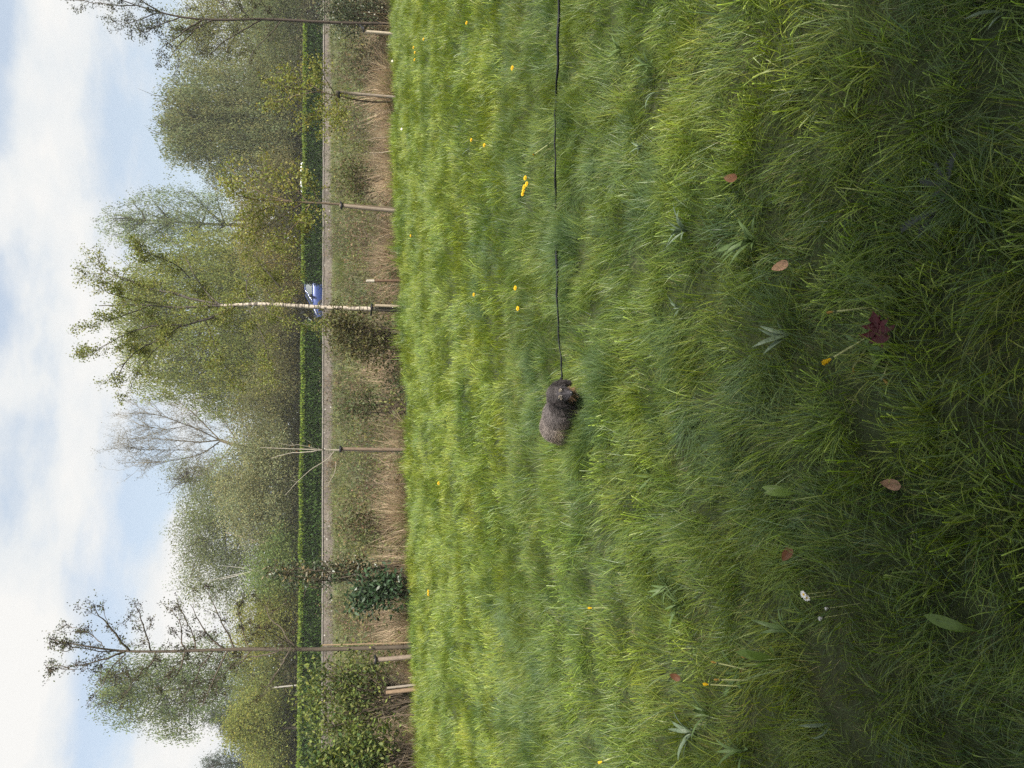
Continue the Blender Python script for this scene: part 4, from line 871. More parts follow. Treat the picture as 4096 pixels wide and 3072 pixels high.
# ------------------------------------------------------------------ reeds and undergrowth in the ditch (stuff)
def reeds():
    rng = np.random.default_rng(17); R = []
    dead0 = [(.44, .36, .235), (.38, .285, .19), (.52, .42, .29), (.30, .215, .14), (.42, .31, .215)]
    for k in range(7):
        G = Geo(); dead = [tuple(v * (1.0, 1.15, .62, .85, 1.2, .5, .95)[k] for v in q) for q in dead0]; blade_set(G, 60, rng, .16, .25, .95, .0075, .38, .45, dead, segs=3, bias=rng.normal(0, .35, 2))
        blade_set(G, 26, rng, .2, .1, .4, .007, .9, .6, dead, segs=2)
        if k % 2 == 0: blade_set(G, 30, rng, .16, .15, .5, .008, .4, .7, [(.14, .20, .045), (.12, .175, .05)], segs=3)
        R.append(G)
    c = hidden_mesh_objects('reed_clump', R, m_leaf)
    x = rng.uniform(-13, 13, 9000); y = rng.uniform(8, 26, 9000); e = edge_s(x, y); k = (e > .25) & (e < 5.0) & (np.abs(x) < .6 * y + 1) & (rng.uniform(size=9000) < 1 - .16 * np.maximum(e - .5, 0)) & (fbm(x * .55, y * .55, 64, 2) > .24)
    x, y, e = x[k], y[k], e[k]; n = len(x); s = rng.uniform(.8, 1.3, n)
    h = s * (.25 + 1.7 * fbm(x * .55, y * .55, 91, 2)) * rng.uniform(.6, 1.25, n); 
    tag(scatter('reeds', np.column_stack([x, y, terrain(x, y)]), tilt(rng, n, .12), np.stack([s, s, h], 1), rng.integers(0, 7, n), c), 'dead tan reeds filling the ditch behind the meadow', 'reeds', kind='stuff')
    U, T = Geo(), Geo(); m_ = 3400; x = rng.uniform(-24, 24, m_); y = rng.uniform(9, 42, m_); e = edge_s(x, y); k = (e > .9) & (y < wall_y(x) - .3) & (np.abs(x) < .6 * y + 1) & (fbm(x * .5 + 4, y * .5, 31, 2) > .33 + .012 * e) | (e > 1) & (np.abs(y - wall_y(x) + .7) < .45) & (np.abs(x) < .6 * y + 1); x, y = x[k], y[k]
    for a, b in zip(x, y):
        z0 = tz(a, b); c0 = np.array([a, b, z0 + .22]); n = 60; hgt = rng.uniform(.15, .4)
        P = c0 + rng.normal(0, 1, (n, 3)) * [.30, .28, hgt * .8]; P[:, 2] = np.maximum(P[:, 2], z0 + .02)
        col = [(.14, .165, .055), (.13, .14, .07), (.18, .19, .06), (.17, .13, .075), (.10, .12, .05)][rng.integers(0, 5)]
        leaves(U, P, .075, .042, rng, col, .22, hue=.1)
        for _ in range(4): e1 = c0 + rng.normal(0, 1, 3) * [.4, .3, .25] + [0, 0, .25]; tube(U, wander((a, b, z0), e1, 5, .25, rng), np.linspace(.006, .002, 5), 3, (.19, .13, .09))
    for q_ in range(980):
        py_ = rng.uniform(-200, 3280); sx = rng.uniform(.5, 9) if q_ < 600 else rng.uniform(8, 24); a, b = on_edge(py_, sx)
        if b > wall_y(a) - .4: continue
        z0 = tz(a, b); hgt = rng.uniform(.35, 1.0) * (1 if sx > 1.2 else .6)
        ct_ = (.17, .125, .085) if rng.uniform() < .5 else (.13, .10, .075); col = [(.15, .165, .06), (.13, .135, .07), (.18, .19, .06), (.20, .15, .09), (.075, .10, .038), (.17, .125, .075)][rng.integers(0, 6)]
        for _k in range(9):
            e1 = np.array([a, b, z0]) + [rng.normal(0, .22), rng.normal(0, .2), hgt * rng.uniform(.5, 1.1)]; l_ = wander((a + rng.normal(0, .08), b + rng.normal(0, .08), z0 - .03), e1, 4, .18, rng); tube(U, l_, np.linspace(.007, .002, 4), 3, ct_)
            n = rng.integers(4, 17); leaves(U, l_[rng.integers(1, 4, n)] + rng.normal(0, .08, (n, 3)), .080, .042, rng, col, .22, hue=.1)
    tag(U.build('undergrowth', m_leaf), 'tangled brambles and weeds on the ditch bank', 'undergrowth', kind='stuff')
reeds()

# ------------------------------------------------------------------ thin spring haze
hz_b = Geo(); box(hz_b, (0, 380, 11.5), (1500, 1500, 27), (1, 1, 1))
mt, nt = node_mat('haze_air'); pv = N(nt, 'ShaderNodeVolumePrincipled'); pv.inputs['Color'].default_value = (.93, .95, .97, 1); pv.inputs['Density'].default_value = .0009; pv.inputs['Anisotropy'].default_value = .2
nt.links.new(pv.outputs[0], N(nt, 'ShaderNodeOutputMaterial').inputs['Volume'])
tag(hz_b.build('haze', mt), kind='stuff')

# ------------------------------------------------------------------ the dog
def ellipsoid(bm, c, r, rot=None, sub=3):
    mt_ = Matrix.Translation(Vector(c)) @ (rot.to_4x4() if rot is not None else Matrix.Identity(4)) @ Matrix.Diagonal((*r, 1))
    bmesh.ops.create_icosphere(bm, subdivisions=sub, radius=1.0, matrix=mt_)
def capsule(bm, a, b, ra, rb, n=9):
    for t in np.linspace(0, 1, n):
        c = np.asarray(a) * (1 - t) + np.asarray(b) * t; r = ra * (1 - t) + rb * t; ellipsoid(bm, c, (r, r, r), sub=2)
def build_dog():
    rng = np.random.default_rng(23)
    yaw = math.atan2(-.73, .68); T = Matrix.Translation(Vector((DOG[0], DOG[1], tz(DOG[0], DOG[1]) - .012))) @ Matrix.Rotation(yaw, 4, 'Z') @ Matrix.Scale(.93, 4)
    H = Matrix.Translation(Vector((.245, -.02, .240))) @ Matrix.Rotation(math.radians(-40), 4, 'Z') @ Matrix.Rotation(math.radians(14), 4, 'Y')   # head frame: x to the nose
    hp = lambda p: np.array(H @ Vector(p))
    bm = bmesh.new()
    ellipsoid(bm, (.12, 0, .155), (.105, .080, .092)); ellipsoid(bm, (.02, 0, .178), (.14, .098, .110)); ellipsoid(bm, (-.09, 0, .175), (.125, .096, .106)); ellipsoid(bm, (-.155, 0, .162), (.066, .084, .094))
    capsule(bm, (.13, 0, .195), hp((-.02, 0, .004)), .088, .066)
    hr = H.to_3x3()
    ellipsoid(bm, hp((.005, 0, .008)), (.062, .056, .053), hr); ellipsoid(bm, hp((.03, 0, .026)), (.035, .044, .022), hr)
    for t in np.linspace(0, 1, 8): q = .030 - .012 * t; ellipsoid(bm, hp((.05 + .062 * t, 0, -.008 - .008 * t)), (q, q * 1.05, q * .95), hr, 2)
    for t in np.linspace(0, 1, 6): ellipsoid(bm, hp((.045 + .05 * t, 0, -.034)), (.02, .024 - .006 * t, .016), hr, 2)
    for s in (-1, 1):
        for t in np.linspace(0, 1, 7): ellipsoid(bm, hp((-.008 - .004 * t, s * (.054 + .020 * math.sin(t * 2.2)), .030 - .100 * t)), (.026 + .010 * math.sin(t * 3), .012, .020), hr, 2)
        capsule(bm, (.13, s * .048, .12), (.135, s * .052, .03), .034, .020); ellipsoid(bm, (.150, s * .052, .012), (.034, .022, .016))
        ellipsoid(bm, (-.165, s * .05, .125), (.058, .034, .062)); capsule(bm, (-.155, s * .055, .10), (-.20, s * .055, .055), .030, .018); capsule(bm, (-.20, s * .055, .055), (-.185, s * .055, .015), .018, .016); ellipsoid(bm, (-.165, s * .055, .012), (.032, .020, .014))
    tail = [(-.215, 0, .165), (-.245, .01, .14), (-.262, .015, .10), (-.268, .02, .06)]
    for a, b, r0, r1 in zip(tail, tail[1:], (.024, .018, .013), (.018, .013, .007)): capsule(bm, a, b, r0, r1, 6)
    me = bpy.data.meshes.new('dog_shape'); bm.to_mesh(me); bm.free()
    tmp = bpy.data.objects.new('dog_shape', me); coll.objects.link(tmp)
    rm = tmp.modifiers.new('r', 'REMESH'); rm.mode = 'VOXEL'; rm.voxel_size = .006; sm = tmp.modifiers.new('s', 'SMOOTH'); sm.factor = .5; sm.iterations = 3
    dg = bpy.context.evaluated_depsgraph_get(); ev = bpy.data.meshes.new_from_object(tmp.evaluated_get(dg)); bpy.data.objects.remove(tmp)
    nv = len(ev.vertices); co = np.zeros(nv * 3, np.float32); ev.vertices.foreach_get('co', co); co = co.reshape(-1, 3).astype(float)
    no = np.zeros(nv * 3, np.float32); ev.vertices.foreach_get('normal', no); no = no.reshape(-1, 3).astype(float)
    Hi = np.array(H.inverted())
    def headxyz(p): return p @ Hi[:3, :3].T + Hi[:3, 3]
    def regions(p):
        h = headxyz(p); head = (h[:, 0] > -.035) & (np.abs(h[:, 1]) < .085) & (np.abs(h[:, 2]) < .1) & (p[:, 0] > .16)
        ear = head & (np.abs(h[:, 1]) > .047) & (h[:, 0] < .035)
        muz = head & ~ear & (h[:, 0] > .045) & (np.abs(h[:, 1]) < .06)
        chin = head & ~ear & (h[:, 2] < -.030) & (h[:, 0] > .02)
        brow = head & ~ear & (h[:, 0] > .052) & (h[:, 0] < .064) & (h[:, 2] > .020) & (np.abs(h[:, 1]) > .012) & (np.abs(h[:, 1]) < .042)
        return h, head, ear, muz, chin, brow
    def colour(p):
        h, head, ear, muz, chin, brow = regions(p); n = len(p)
        nz = fbm(p[:, 0] * 22 + 5, p[:, 2] * 22 + p[:, 1] * 15, 44, 2) / .75
        back = np.clip((p[:, 2] - .175) / .05, 0, 1)[:, None]; rear = np.clip((.06 - p[:, 0]) / .16, 0, 1)[:, None]
        flank = np.array([.29, .225, .175]); dark = np.array([.075, .064, .064]); grey = np.array([.155, .138, .135])
        sh = np.clip((.17 - p[:, 0]) / .16, 0, 1)[:, None]; c = (flank * rear + dark * (1 - rear)) * (1 - back * .75) + (grey * sh + dark * (1 - sh)) * back * .75
        c = np.where(((p[:, 2] < .07) & ~head)[:, None], np.array([.19, .125, .07]) * .8, c)
        c = np.where(head[:, None], np.array([.070, .062, .062]), c)
        c = np.where(ear[:, None], np.array([.036, .031, .032]), c)
        side = muz & (h[:, 2] < -.014)
        c = np.where(muz[:, None], np.array([.048, .044, .050]), c); c = np.where((side | chin)[:, None], np.array([.17, .108, .062]), c)
        c = np.where(brow[:, None], np.array([.34, .29, .24]), c)
        return c * (.6 + .8 * nz)[:, None]
    t = thing('dog', 'small wire-haired grey and tan dog standing in the grass facing the camera', 'dog', tuple(T.translation))
    m_fur = attr_material('dog_fur', .75, .25)
    Tm = np.array(T); toW = lambda p: p @ Tm[:3, :3].T + Tm[:3, 3]; dirW = lambda d: d @ Tm[:3, :3].T
    nf = len(ev.polygons); G = Geo(); fv = [list(f.vertices) for f in ev.polygons]
    G.add(toW(co), np.array([f for f in fv if len(f) == 4]), colour(co)); f3 = [f for f in fv if len(f) == 3]
    if f3: G.f3.append(np.array(f3))
    G.build('body', m_fur, t, smooth=True)
    n = 40000; i = rng.integers(0, nv, n); p = co[i] + rng.normal(0, .0022, (n, 3)); nn = no[i]
    h, head, ear, muz, chin, brow = regions(p)
    flow = np.tile([-.9, 0, -.45], (n, 1)); Hx = np.array(hr)
    flow = np.where(head[:, None], (np.tile([-.7, 0, -.3], (n, 1)) + np.stack([np.zeros(n), np.sign(h[:, 1]) * .5, np.zeros(n)], 1)) @ Hx.T, flow)
    flow = np.where(ear[:, None], np.tile([0, 0, -1.0], (n, 1)), flow)
    flow = np.where((muz & (h[:, 2] < 0) | chin)[:, None], (np.tile([.15, 0, -.9], (n, 1)) + np.stack([np.zeros(n), np.sign(h[:, 1]) * .6, np.zeros(n)], 1)) @ Hx.T, flow)
    flow = np.where(brow[:, None], (np.tile([.6, 0, .5], (n, 1))) @ Hx.T, flow)
    L_ = np.where(brow, .022, np.where(chin, .036, np.where(muz, .018, np.where(ear, .022, np.where(head, .014, .0145))))) * rng.uniform(.5, 1.3, n)
    nose = muz & (h[:, 0] > .098); L_ = np.where(nose, .006, L_)
    d1 = unit(nn * .55 + flow * .6 + rng.normal(0, .30, (n, 3))); d2 = unit(d1 + flow * .6 + rng.normal(0, .2, (n, 3)) + [0, 0, -.15])
    sd_ = unit(np.cross(d1, rng.normal(size=(n, 3)))); w = .0009
    a, b_ = p - nn * .002, p + d1 * (L_ * .5)[:, None]; e = b_ + d2 * (L_ * .5)[:, None]
    V = np.stack([a - sd_ * w, a + sd_ * w, b_ + sd_ * w * .8, b_ - sd_ * w * .8, e], 1); base = np.arange(n)[:, None] * 5
    c = colour(p) * (1 + rng.normal(0, .18, (n, 1))) * np.where(rng.uniform(size=(n, 1)) < .14, 1.9, 1.0)
    F = Geo(); F.add(toW(V.reshape(-1, 3)), base + np.array([[0, 1, 2, 3]]), np.repeat(np.clip(c, .008, .5), 5, 0)); F.f3.append(base + np.array([[3, 2, 4]]))
    F.build('fur', m_fur, t)
    def blob(name, c, r, mat, rot=None):
        b2 = bmesh.new(); ellipsoid(b2, c, r, rot, 3); m2 = bpy.data.meshes.new(name); b2.transform(T); b2.to_mesh(m2); b2.free(); m2.materials.append(mat)
        for pl in m2.polygons: pl.use_smooth = True
        link(name, m2, t)
    m_eye = flat_material('dog_eye', (.012, .008, .006), .08, .8, 0, .1); m_nose = flat_material('dog_nose', (.010, .010, .012), .35, .5, 0, .2, 200)
    for s in (-1, 1): blob('eye', hp((.057, s * .026, .014)), (.0085, .0085, .0085), m_eye)
    blob('nose', hp((.126, 0, -.010)), (.012, .016, .013), m_nose, hr)
    # collar round the neck
    ax = unit(hp((-.02, 0, 0)) - np.array([.15, 0, .175])); c0 = np.array([.15, 0, .175]) * .42 + hp((-.02, 0, 0)) * .58; u_ = unit(np.cross(ax, [0, 0, 1.0])); v_ = np.cross(ax, u_); an = np.linspace(0, 2 * np.pi, 26)
    ring = c0 + .076 * (u_[None] * np.cos(an)[:, None] + v_[None] * np.sin(an)[:, None]); g = Geo()
    for o in (-.010, 0, .010): tube(g, toW(ring + ax * o), .007, 6, (.012, .012, .014))
    g.build('collar', flat_material('black_webbing', (.014, .014, .018), .7, .25, 0, .25, 300), t)
    return toW(c0[None] + v_[None] * .075 * (1 if v_[2] > 0 else -1) + u_[None] * 0)[0], T
collar_pt, DT = build_dog()

def leash():
    rng = np.random.default_rng(4); m_ = flat_material('leash_webbing', (.012, .013, .022), .65, .3, 0, .3, 250)
    rows = [(2246, 1502, .12), (2239, 1450, .105), (2233, 1390, .10), (2229, 1300, .10), (2226, 1200, .105), (2224, 1120, .085), (2223, 1040, .10), (2222, 950, .045), (2220, 880, .04), (2219, 800, .07), (2217, 700, .105), (2216, 620, .105), (2216, 560, .10), (2216, 490, .07), (2218, 440, .05), (2221, 380, .06), (2224, 300, .09), (2226, 200, .105), (2229, 110, .105), (2231, 0, .105), (2233, -160, .10), (2233, -400, .10)]
    P = np.array([gz(a, b, z) for a, b, z in rows]); P = np.concatenate([[collar_pt, (collar_pt + P[0]) / 2 + [0, 0, .01]], P])
    t0 = np.arange(len(P)); T_ = np.linspace(0, len(P) - 1, 260); Q = np.stack([np.interp(T_, t0, P[:, k]) for k in range(3)], 1)
    for _ in range(5): Q[1:-1] = (Q[:-2] + 2 * Q[1:-1] + Q[2:]) / 4
    Q[:, 2] += .003 * np.sin(T_ * 3.3) + (fbm(T_ * 1.2, T_ * 0, 7, 2) - .4) * .010 - .008
    tn = unit(np.gradient(Q, axis=0)); tw = (fbm(T_ * .8, T_ * 0 + 3, 9, 2) - .4) * 1.6 + .95
    side = unit(np.cross(tn, [0, 0, 1.0])); upv = np.cross(side, tn); a = side * np.cos(tw)[:, None] + upv * np.sin(tw)[:, None]; b = np.cross(tn, a)
    hw, ht = .0098, .0018; ring = np.stack([Q + a * hw + b * ht, Q - a * hw + b * ht, Q - a * hw - b * ht, Q + a * hw - b * ht], 1); n = len(Q)
    i = np.arange(n - 1)[:, None] * 4; k = np.arange(4)[None]; f = np.stack([i + k, i + (k + 1) % 4, i + 4 + (k + 1) % 4, i + 4 + k], -1).reshape(-1, 4)
    G = Geo(); G.add(ring.reshape(-1, 3), f, (.012, .012, .016)); t = thing('leash', 'black webbing leash lying across the grass from the dog\'s collar', 'leash', tuple(P[3]))
    G.build('strap', m_, t); g = Geo(); an = np.linspace(0, 2 * np.pi, 14); tube(g, collar_pt + np.stack([.010 * np.cos(an), 0 * an, .010 * np.sin(an)], 1), .0022, 6, (.4, .4, .42)); g.build('clip', DARK, t)
leash()

# ------------------------------------------------------------------ flowers and broad-leaved weeds
def cmat(name, col, transl=.3, rough=.5, var=.18, nscale=60, spec=.3):
    mt, nt = node_mat(name); L = nt.links.new; n = noise(nt, nscale, 3, .6); lo = tuple(c * (1 - var) for c in col); hi = tuple(min(.95, c * (1 + var)) for c in col)
    c = ramp_of(nt, n.outputs[0], [(.3, lo), (.7, hi)]); p = N(nt, 'ShaderNodeBsdfPrincipled'); L(c, p.inputs['Base Color']); p.inputs['Roughness'].default_value = rough; p.inputs['Specular IOR Level'].default_value = spec
    t = N(nt, 'ShaderNodeBsdfTranslucent'); L(c, t.inputs[0]); mx = N(nt, 'ShaderNodeMixShader'); mx.inputs[0].default_value = transl; L(p.outputs[0], mx.inputs[1]); L(t.outputs[0], mx.inputs[2])
    o = N(nt, 'ShaderNodeOutputMaterial'); L(mx.outputs[0], o.inputs[0]); return mt
m_yellow = cmat('dandelion_yellow', (.78, .52, .02), .25); m_white = cmat('daisy_white', (.80, .78, .78), .25); m_disc = cmat('daisy_disc', (.70, .45, .03), .1)
m_stem = cmat('flower_stem', (.38, .40, .18), .2); m_brac = cmat('bract_green', (.10, .13, .07), .15); m_wilt = cmat('wilted_yellow', (.40, .26, .07), .2)
def petals(n, r0, r1, w, lift, rng, rows=((1, 0),)):
    G = Geo()
    for sc_, dz in rows:
        for k in range(n):
            a = 2 * math.pi * (k + rng.uniform(-.3, .3)) / n; d = np.array([math.cos(a), math.sin(a), 0]); s = np.array([-d[1], d[0], 0]); R_ = r1 * sc_ * rng.uniform(.88, 1.08); l1 = lift * rng.uniform(.7, 1.3)
            p = [d * r0 - s * w * .35 + [0, 0, dz], d * r0 + s * w * .35 + [0, 0, dz], d * (r0 + R_) * .6 + s * w * .5 + [0, 0, dz + l1 * .8], d * (r0 + R_) * .6 - s * w * .5 + [0, 0, dz + l1 * .8], d * R_ + s * w * .3 + [0, 0, dz + l1], d * R_ - s * w * .3 + [0, 0, dz + l1]]
            G.add(p, [[0, 1, 2, 3], [3, 2, 4, 5]], (1, 1, 1))
    return G
_r = np.random.default_rng(8)
ME_open = petals(26, .002, .019, .0046, .004, _r, ((1, 0), (.72, .003), (.42, .006))).mesh('dandelion_open', m_yellow)
ME_closed = petals(22, .003, .0085, .004, .020, _r, ((1, 0), (.7, .002), (.4, .003))).mesh('dandelion_half_open', m_yellow)
ME_wilt = petals(14, .002, .005, .003, .017, _r, ((1, 0), (.5, .002))).mesh('dandelion_wilted', m_wilt)
ME_bract = petals(13, .002, .0075, .0036, .012, _r, ((1, -.012),)).mesh('dandelion_bracts', m_brac)
ME_daisy = petals(18, .003, .0115, .0030, .001, _r).mesh('daisy_petals', m_white)
ME_daisyc = petals(16, .002, .0070, .0030, .009, _r, ((1, 0), (.6, .001))).mesh('daisy_closed', m_white)
g_ = Geo(); a_ = np.linspace(0, 2 * np.pi, 13)[:-1]; g_.add(np.concatenate([np.stack([.0042 * np.cos(a_), .0042 * np.sin(a_), 0 * a_], 1), [[0, 0, .0026]]]), [[k, (k + 1) % 12, 12] for k in range(12)], (1, 1, 1)); ME_disc = g_.mesh('daisy_disc', m_disc)
STEMS = {}
def flower(name, label, px, py, h, kind, group, base_off=(0, 0), size=1.0, lean=None):
    rng = np.random.default_rng(px * 7 + py); p = gz(px, py, h); b = np.array([p[0] + base_off[0], p[1] + base_off[1], 0]); b[2] = tz(b[0], b[1])
    t = thing(name, label, 'daisy' if 'daisy' in name else 'dandelion', tuple(b), group)
    G = Geo(); mid = (b + p) / 2 + np.array([(p - b)[0] * .25, (p - b)[1] * .25, .15 * h]) * [.4, .4, .35]
    q = np.array([(1 - s) ** 2 * b + 2 * s * (1 - s) * mid + s * s * p for s in np.linspace(0, 1, 7)]); tube(G, q, .0030 if 'daisy' not in name else .0011, 6, (1, 1, 1)); G.build('stem', m_stem, t)
    d = Vector(unit(q[-1] - q[-2])) if lean is None else Vector(unit(np.array(lean))); R_ = d.to_track_quat('Z', 'Y').to_matrix().to_4x4(); M = Matrix.Translation(Vector(p)) @ R_ @ Matrix.Diagonal((size, size, size, 1)) @ Matrix.Rotation(rng.uniform(0, 6), 4, 'Z')
    parts = {'open': [('petals', ME_open), ('bracts', ME_bract)], 'closed': [('petals', ME_closed), ('bracts', ME_bract)], 'wilt': [('petals', ME_wilt), ('bracts', ME_bract)], 'daisy': [('petals', ME_daisy), ('disc', ME_disc)], 'bud': [('petals', ME_daisyc), ('bracts', ME_bract)]}[kind]
    for nm, me in parts:
        o = link(nm, me, t); o.matrix_parent_inverse = Matrix.Identity(4); o.matrix_basis = Matrix.Translation(-Vector(b)) @ M
        if me is ME_bract and kind == 'bud': o.scale = tuple(.6 * c for c in o.scale)
    return t
D = 'dandelions in the meadow'
flower('dandelion', 'half-open dandelion on a long leaning pale stalk by the maroon leaf', 3322, 1436, .13, 'closed', D, (.075, -.05))
flower('dandelion', 'closed yellow dandelion bud on a thick stalk beyond the maroon leaf', 3334, 1247, .10, 'wilt', D, (.01, -.06), .9)
flower('dandelion', 'wilted brown-orange dandelion drooping near the half-open one', 3532, 1515, .06, 'wilt', D, (.05, .02), 1.0, (-.5, -.2, -.4))
flower('dandelion', 'dried pinkish dandelion head lying between the half-open and wilted ones', 3412, 1470, .055, 'wilt', D, (.06, -.02), .8, (-.8, -.4, .2))
flower('dandelion', 'half-open dandelion, tallest of the plantain-side group', 2834, 2738, .14, 'closed', D, (.0, -.06), .8)
flower('dandelion', 'orange dandelion bud next to the tallest one by the plantain', 2876, 2719, .13, 'wilt', D, (.0, -.04), .9)
flower('dandelion', 'orange dandelion bud leaning away from the plantain-side group', 2864, 2651, .12, 'wilt', D, (-.02, -.06), .9)
flower('dandelion', 'withered brown dandelion low in the plantain-side group', 2985, 2630, .09, 'wilt', D, (-.01, -.02), .8)
flower('dandelion', 'lone yellow dandelion with grey bracts, below the dog in picture columns', 2368, 2432, .09, 'closed', D, (0, -.02), .9)
flower('dandelion', 'yellow dandelion on a bent stalk at the picture\'s bottom edge', 2409, 3046, .11, 'closed', D, (.06, -.06), .9)
flower('dandelion', 'open dandelion on a curved stalk right beside the leash', 2136, 617, .13, 'open', D, (.10, -.08), .8)
for lab, px, py in [('first of five dandelions in a line near the leash, at its top end', 2102, 712), ('second of five dandelions in a line near the leash', 2108, 736), ('third of five dandelions in a line near the leash', 2098, 748), ('fourth of five dandelions in a line near the leash', 2095, 762), ('last of five dandelions in a line near the leash', 2092, 775),
    ('open dandelion in the row of two behind the leash, the larger one', 2062, 1152), ('open dandelion standing alone between the leash and the dog\'s head row', 2072, 1234), ('flat open dandelion half way between the leash and the reeds', 1896, 1178), ('small open dandelion paired near the meadow middle', 1886, 560), ('smaller mate of the meadow-middle dandelion pair', 1938, 581),
    ('lone tiny dandelion on the far meadow before the split stake', 1643, 943), ('yellow dandelion far back near the picture\'s top edge, alone', 1867, 92), ('yellow dandelion above the leash close to the picture\'s top edge', 2050, 272), ('first of the far dandelion trio before the pale stake', 1655, 190), ('second of the far dandelion trio before the pale stake', 1660, 210), ('third of the far dandelion trio before the pale stake', 1659, 239), ('lone dandelion before the leafless sapling', 1755, 1933), ('upper of two tiny dandelions before the evergreen shrub', 1714, 2365), ('lower of two tiny dandelions before the evergreen shrub', 1714, 2377), ('single dandelion far back before the dark alder', 1695, 157)]:
    flower('dandelion', lab, px, py, .115, 'open', D, (0, .01), 1.0 if px > 1800 else 1.25, (0, -.35, 1))
E = 'daisies in the shade'
flower('daisy', 'open white daisy overlapping its neighbour in the shade', 3214, 2378, .10, 'daisy', E, (.01, -.02), 1.1, (-.1, -.2, 1)); flower('daisy', 'open white daisy just in front of its neighbour in the shade', 3226, 2391, .09, 'daisy', E, (.01, -.02), 1.0, (-.1, -.5, .8))
flower('daisy', 'closed white daisy bud standing alone', 3289, 2472, .09, 'bud', E, (.02, -.03), 1.0); flower('daisy', 'tiny greenish daisy bud between the white daisies', 3312, 2433, .085, 'bud', E, (.02, -.04), .8)
flower('daisy', 'white daisy far back by the low-leaved maple', 1569, 244, .09, 'daisy', E, (0, 0), 2.0, (0, -.7, .6)); flower('daisy', 'white daisy far back on the meadow before the split stake', 1606, 516, .10, 'daisy', E, (0, 0), 1.8, (0, -.7, .6))

def strap_leaf(L_, W_, bend, fold, prof, segs=9, ribs=0, rng=None, teeth=0.0):
    G = Geo(); t = np.linspace(0, 1, segs + 1); an = bend[0] + (bend[1] - bend[0]) * t; x = np.concatenate([[0], np.cumsum(np.cos(an[:-1]) * L_ / segs)]); z = np.concatenate([[0], np.cumsum(np.sin(an[:-1]) * L_ / segs)])
    w = W_ * np.interp(t, prof[0], prof[1]); 
    if teeth: w = w * np.where(np.arange(segs + 1) % 2 == 0, 1, 1 - teeth)
    V = []
    for k in range(segs + 1):
        nx, nz_ = -math.sin(an[k]), math.cos(an[k])
        for f in (-1, -.5, 0, .5, 1): o = fold * abs(f) * w[k] * .5 + (.0012 if f in (-.5, .5) and ribs else 0); V.append((x[k] + nx * o, f * w[k] / 2, z[k] + nz_ * o))
    i = (np.arange(segs)[:, None] * 5 + np.arange(4)[None]).reshape(-1); G.add(V, np.stack([i, i + 1, i + 6, i + 5], 1), (1, 1, 1)); return G
LANCE = ((0, .15, .45, .75, 1), (.22, .35, 1, .75, .03)); OVAL = ((0, .18, .35, .6, .85, 1), (.18, .22, .8, 1, .7, .06)); TOOTH = ((0, .3, .7, .9, 1), (.2, .6, 1, .7, .05))
m_rib = cmat('ribwort_leaf', (.115, .175, .060), .22, .45, .22, 40); m_glau = cmat('plantain_glaucous', (.135, .185, .115), .15, .42, .2, 60, .4); m_broad = cmat('broad_leaf', (.125, .195, .036), .30, .40, .2, 40, .4); m_dl = cmat('dandelion_leaf', (.10, .16, .055), .25, .5, .2, 50)
m_thist = cmat('thistle_leaf', (.022, .030, .024), .1, .5, .5, 90)
_r = np.random.default_rng(5)
MEL = {'rib': [strap_leaf(.17, .020, b, .35, LANCE, ribs=1).mesh('ribwort_leaf', m_rib) for b in ((1.0, -.3), (.75, .1), (1.2, .2))],
       'glau': [strap_leaf(.15, .019, b, .45, LANCE, ribs=1).mesh('glaucous_leaf', m_glau) for b in ((1.1, -.5), (.95, .1), (1.25, .3))],
       'broad': [strap_leaf(.20, .050, b, .25, OVAL, ribs=1).mesh('broad_leaf', m_broad) for b in ((1.25, .9), (1.0, .5), (1.3, 1.1))],
       'round': [strap_leaf(.06, .030, b, .2, OVAL).mesh('small_round_leaf', m_broad) for b in ((.9, .3), (.6, .6))],
       'tooth': [strap_leaf(.13, .030, b, .25, TOOTH, 14, teeth=.55).mesh('dandelion_leaf', m_dl) for b in ((.5, -.1), (.8, -.1))],
       'thistle': [strap_leaf(.17, .055, b, .5, TOOTH, 22, teeth=.80).mesh('thistle_leaf', m_thist) for b in ((.7, -.2), (.5, .2))]}
def rosette(name, label, px, py, kind, n, size, cat, az=None, group=None, spread=.5, z=.02, pitch=0.0):
    rng = np.random.default_rng(px + 13 * py); pitch = .28 if kind in ('rib', 'glau') else pitch; n = n + 3 if kind in ('rib', 'glau') and n > 3 else n; size = size * (.86 if kind in ('rib', 'glau') else 1); b = gz(px, py, z); b[2] = tz(b[0], b[1]) + z - .02 + (.028 if kind in ('rib', 'glau') else .01); t = thing(name, label, cat, tuple(b), group)
    for k in range(n):
        o = link('leaf', MEL[kind][rng.integers(0, len(MEL[kind]))], t); o.matrix_parent_inverse = Matrix.Identity(4); s = size * rng.uniform(.5, 1.15)
        a = 2 * math.pi * k / n + rng.normal(0, .25) if az is None else az + rng.normal(0, spread)
        o.matrix_basis = Matrix.Rotation(a, 4, 'Z') @ Matrix.Rotation(-pitch + rng.normal(0, .14), 4, 'Y') @ Matrix.Rotation(rng.normal(0, .25), 4, 'X') @ Matrix.Diagonal((s, s * rng.uniform(.85, 1.15), s, 1))
PL = 'plantain rosettes in the grass'
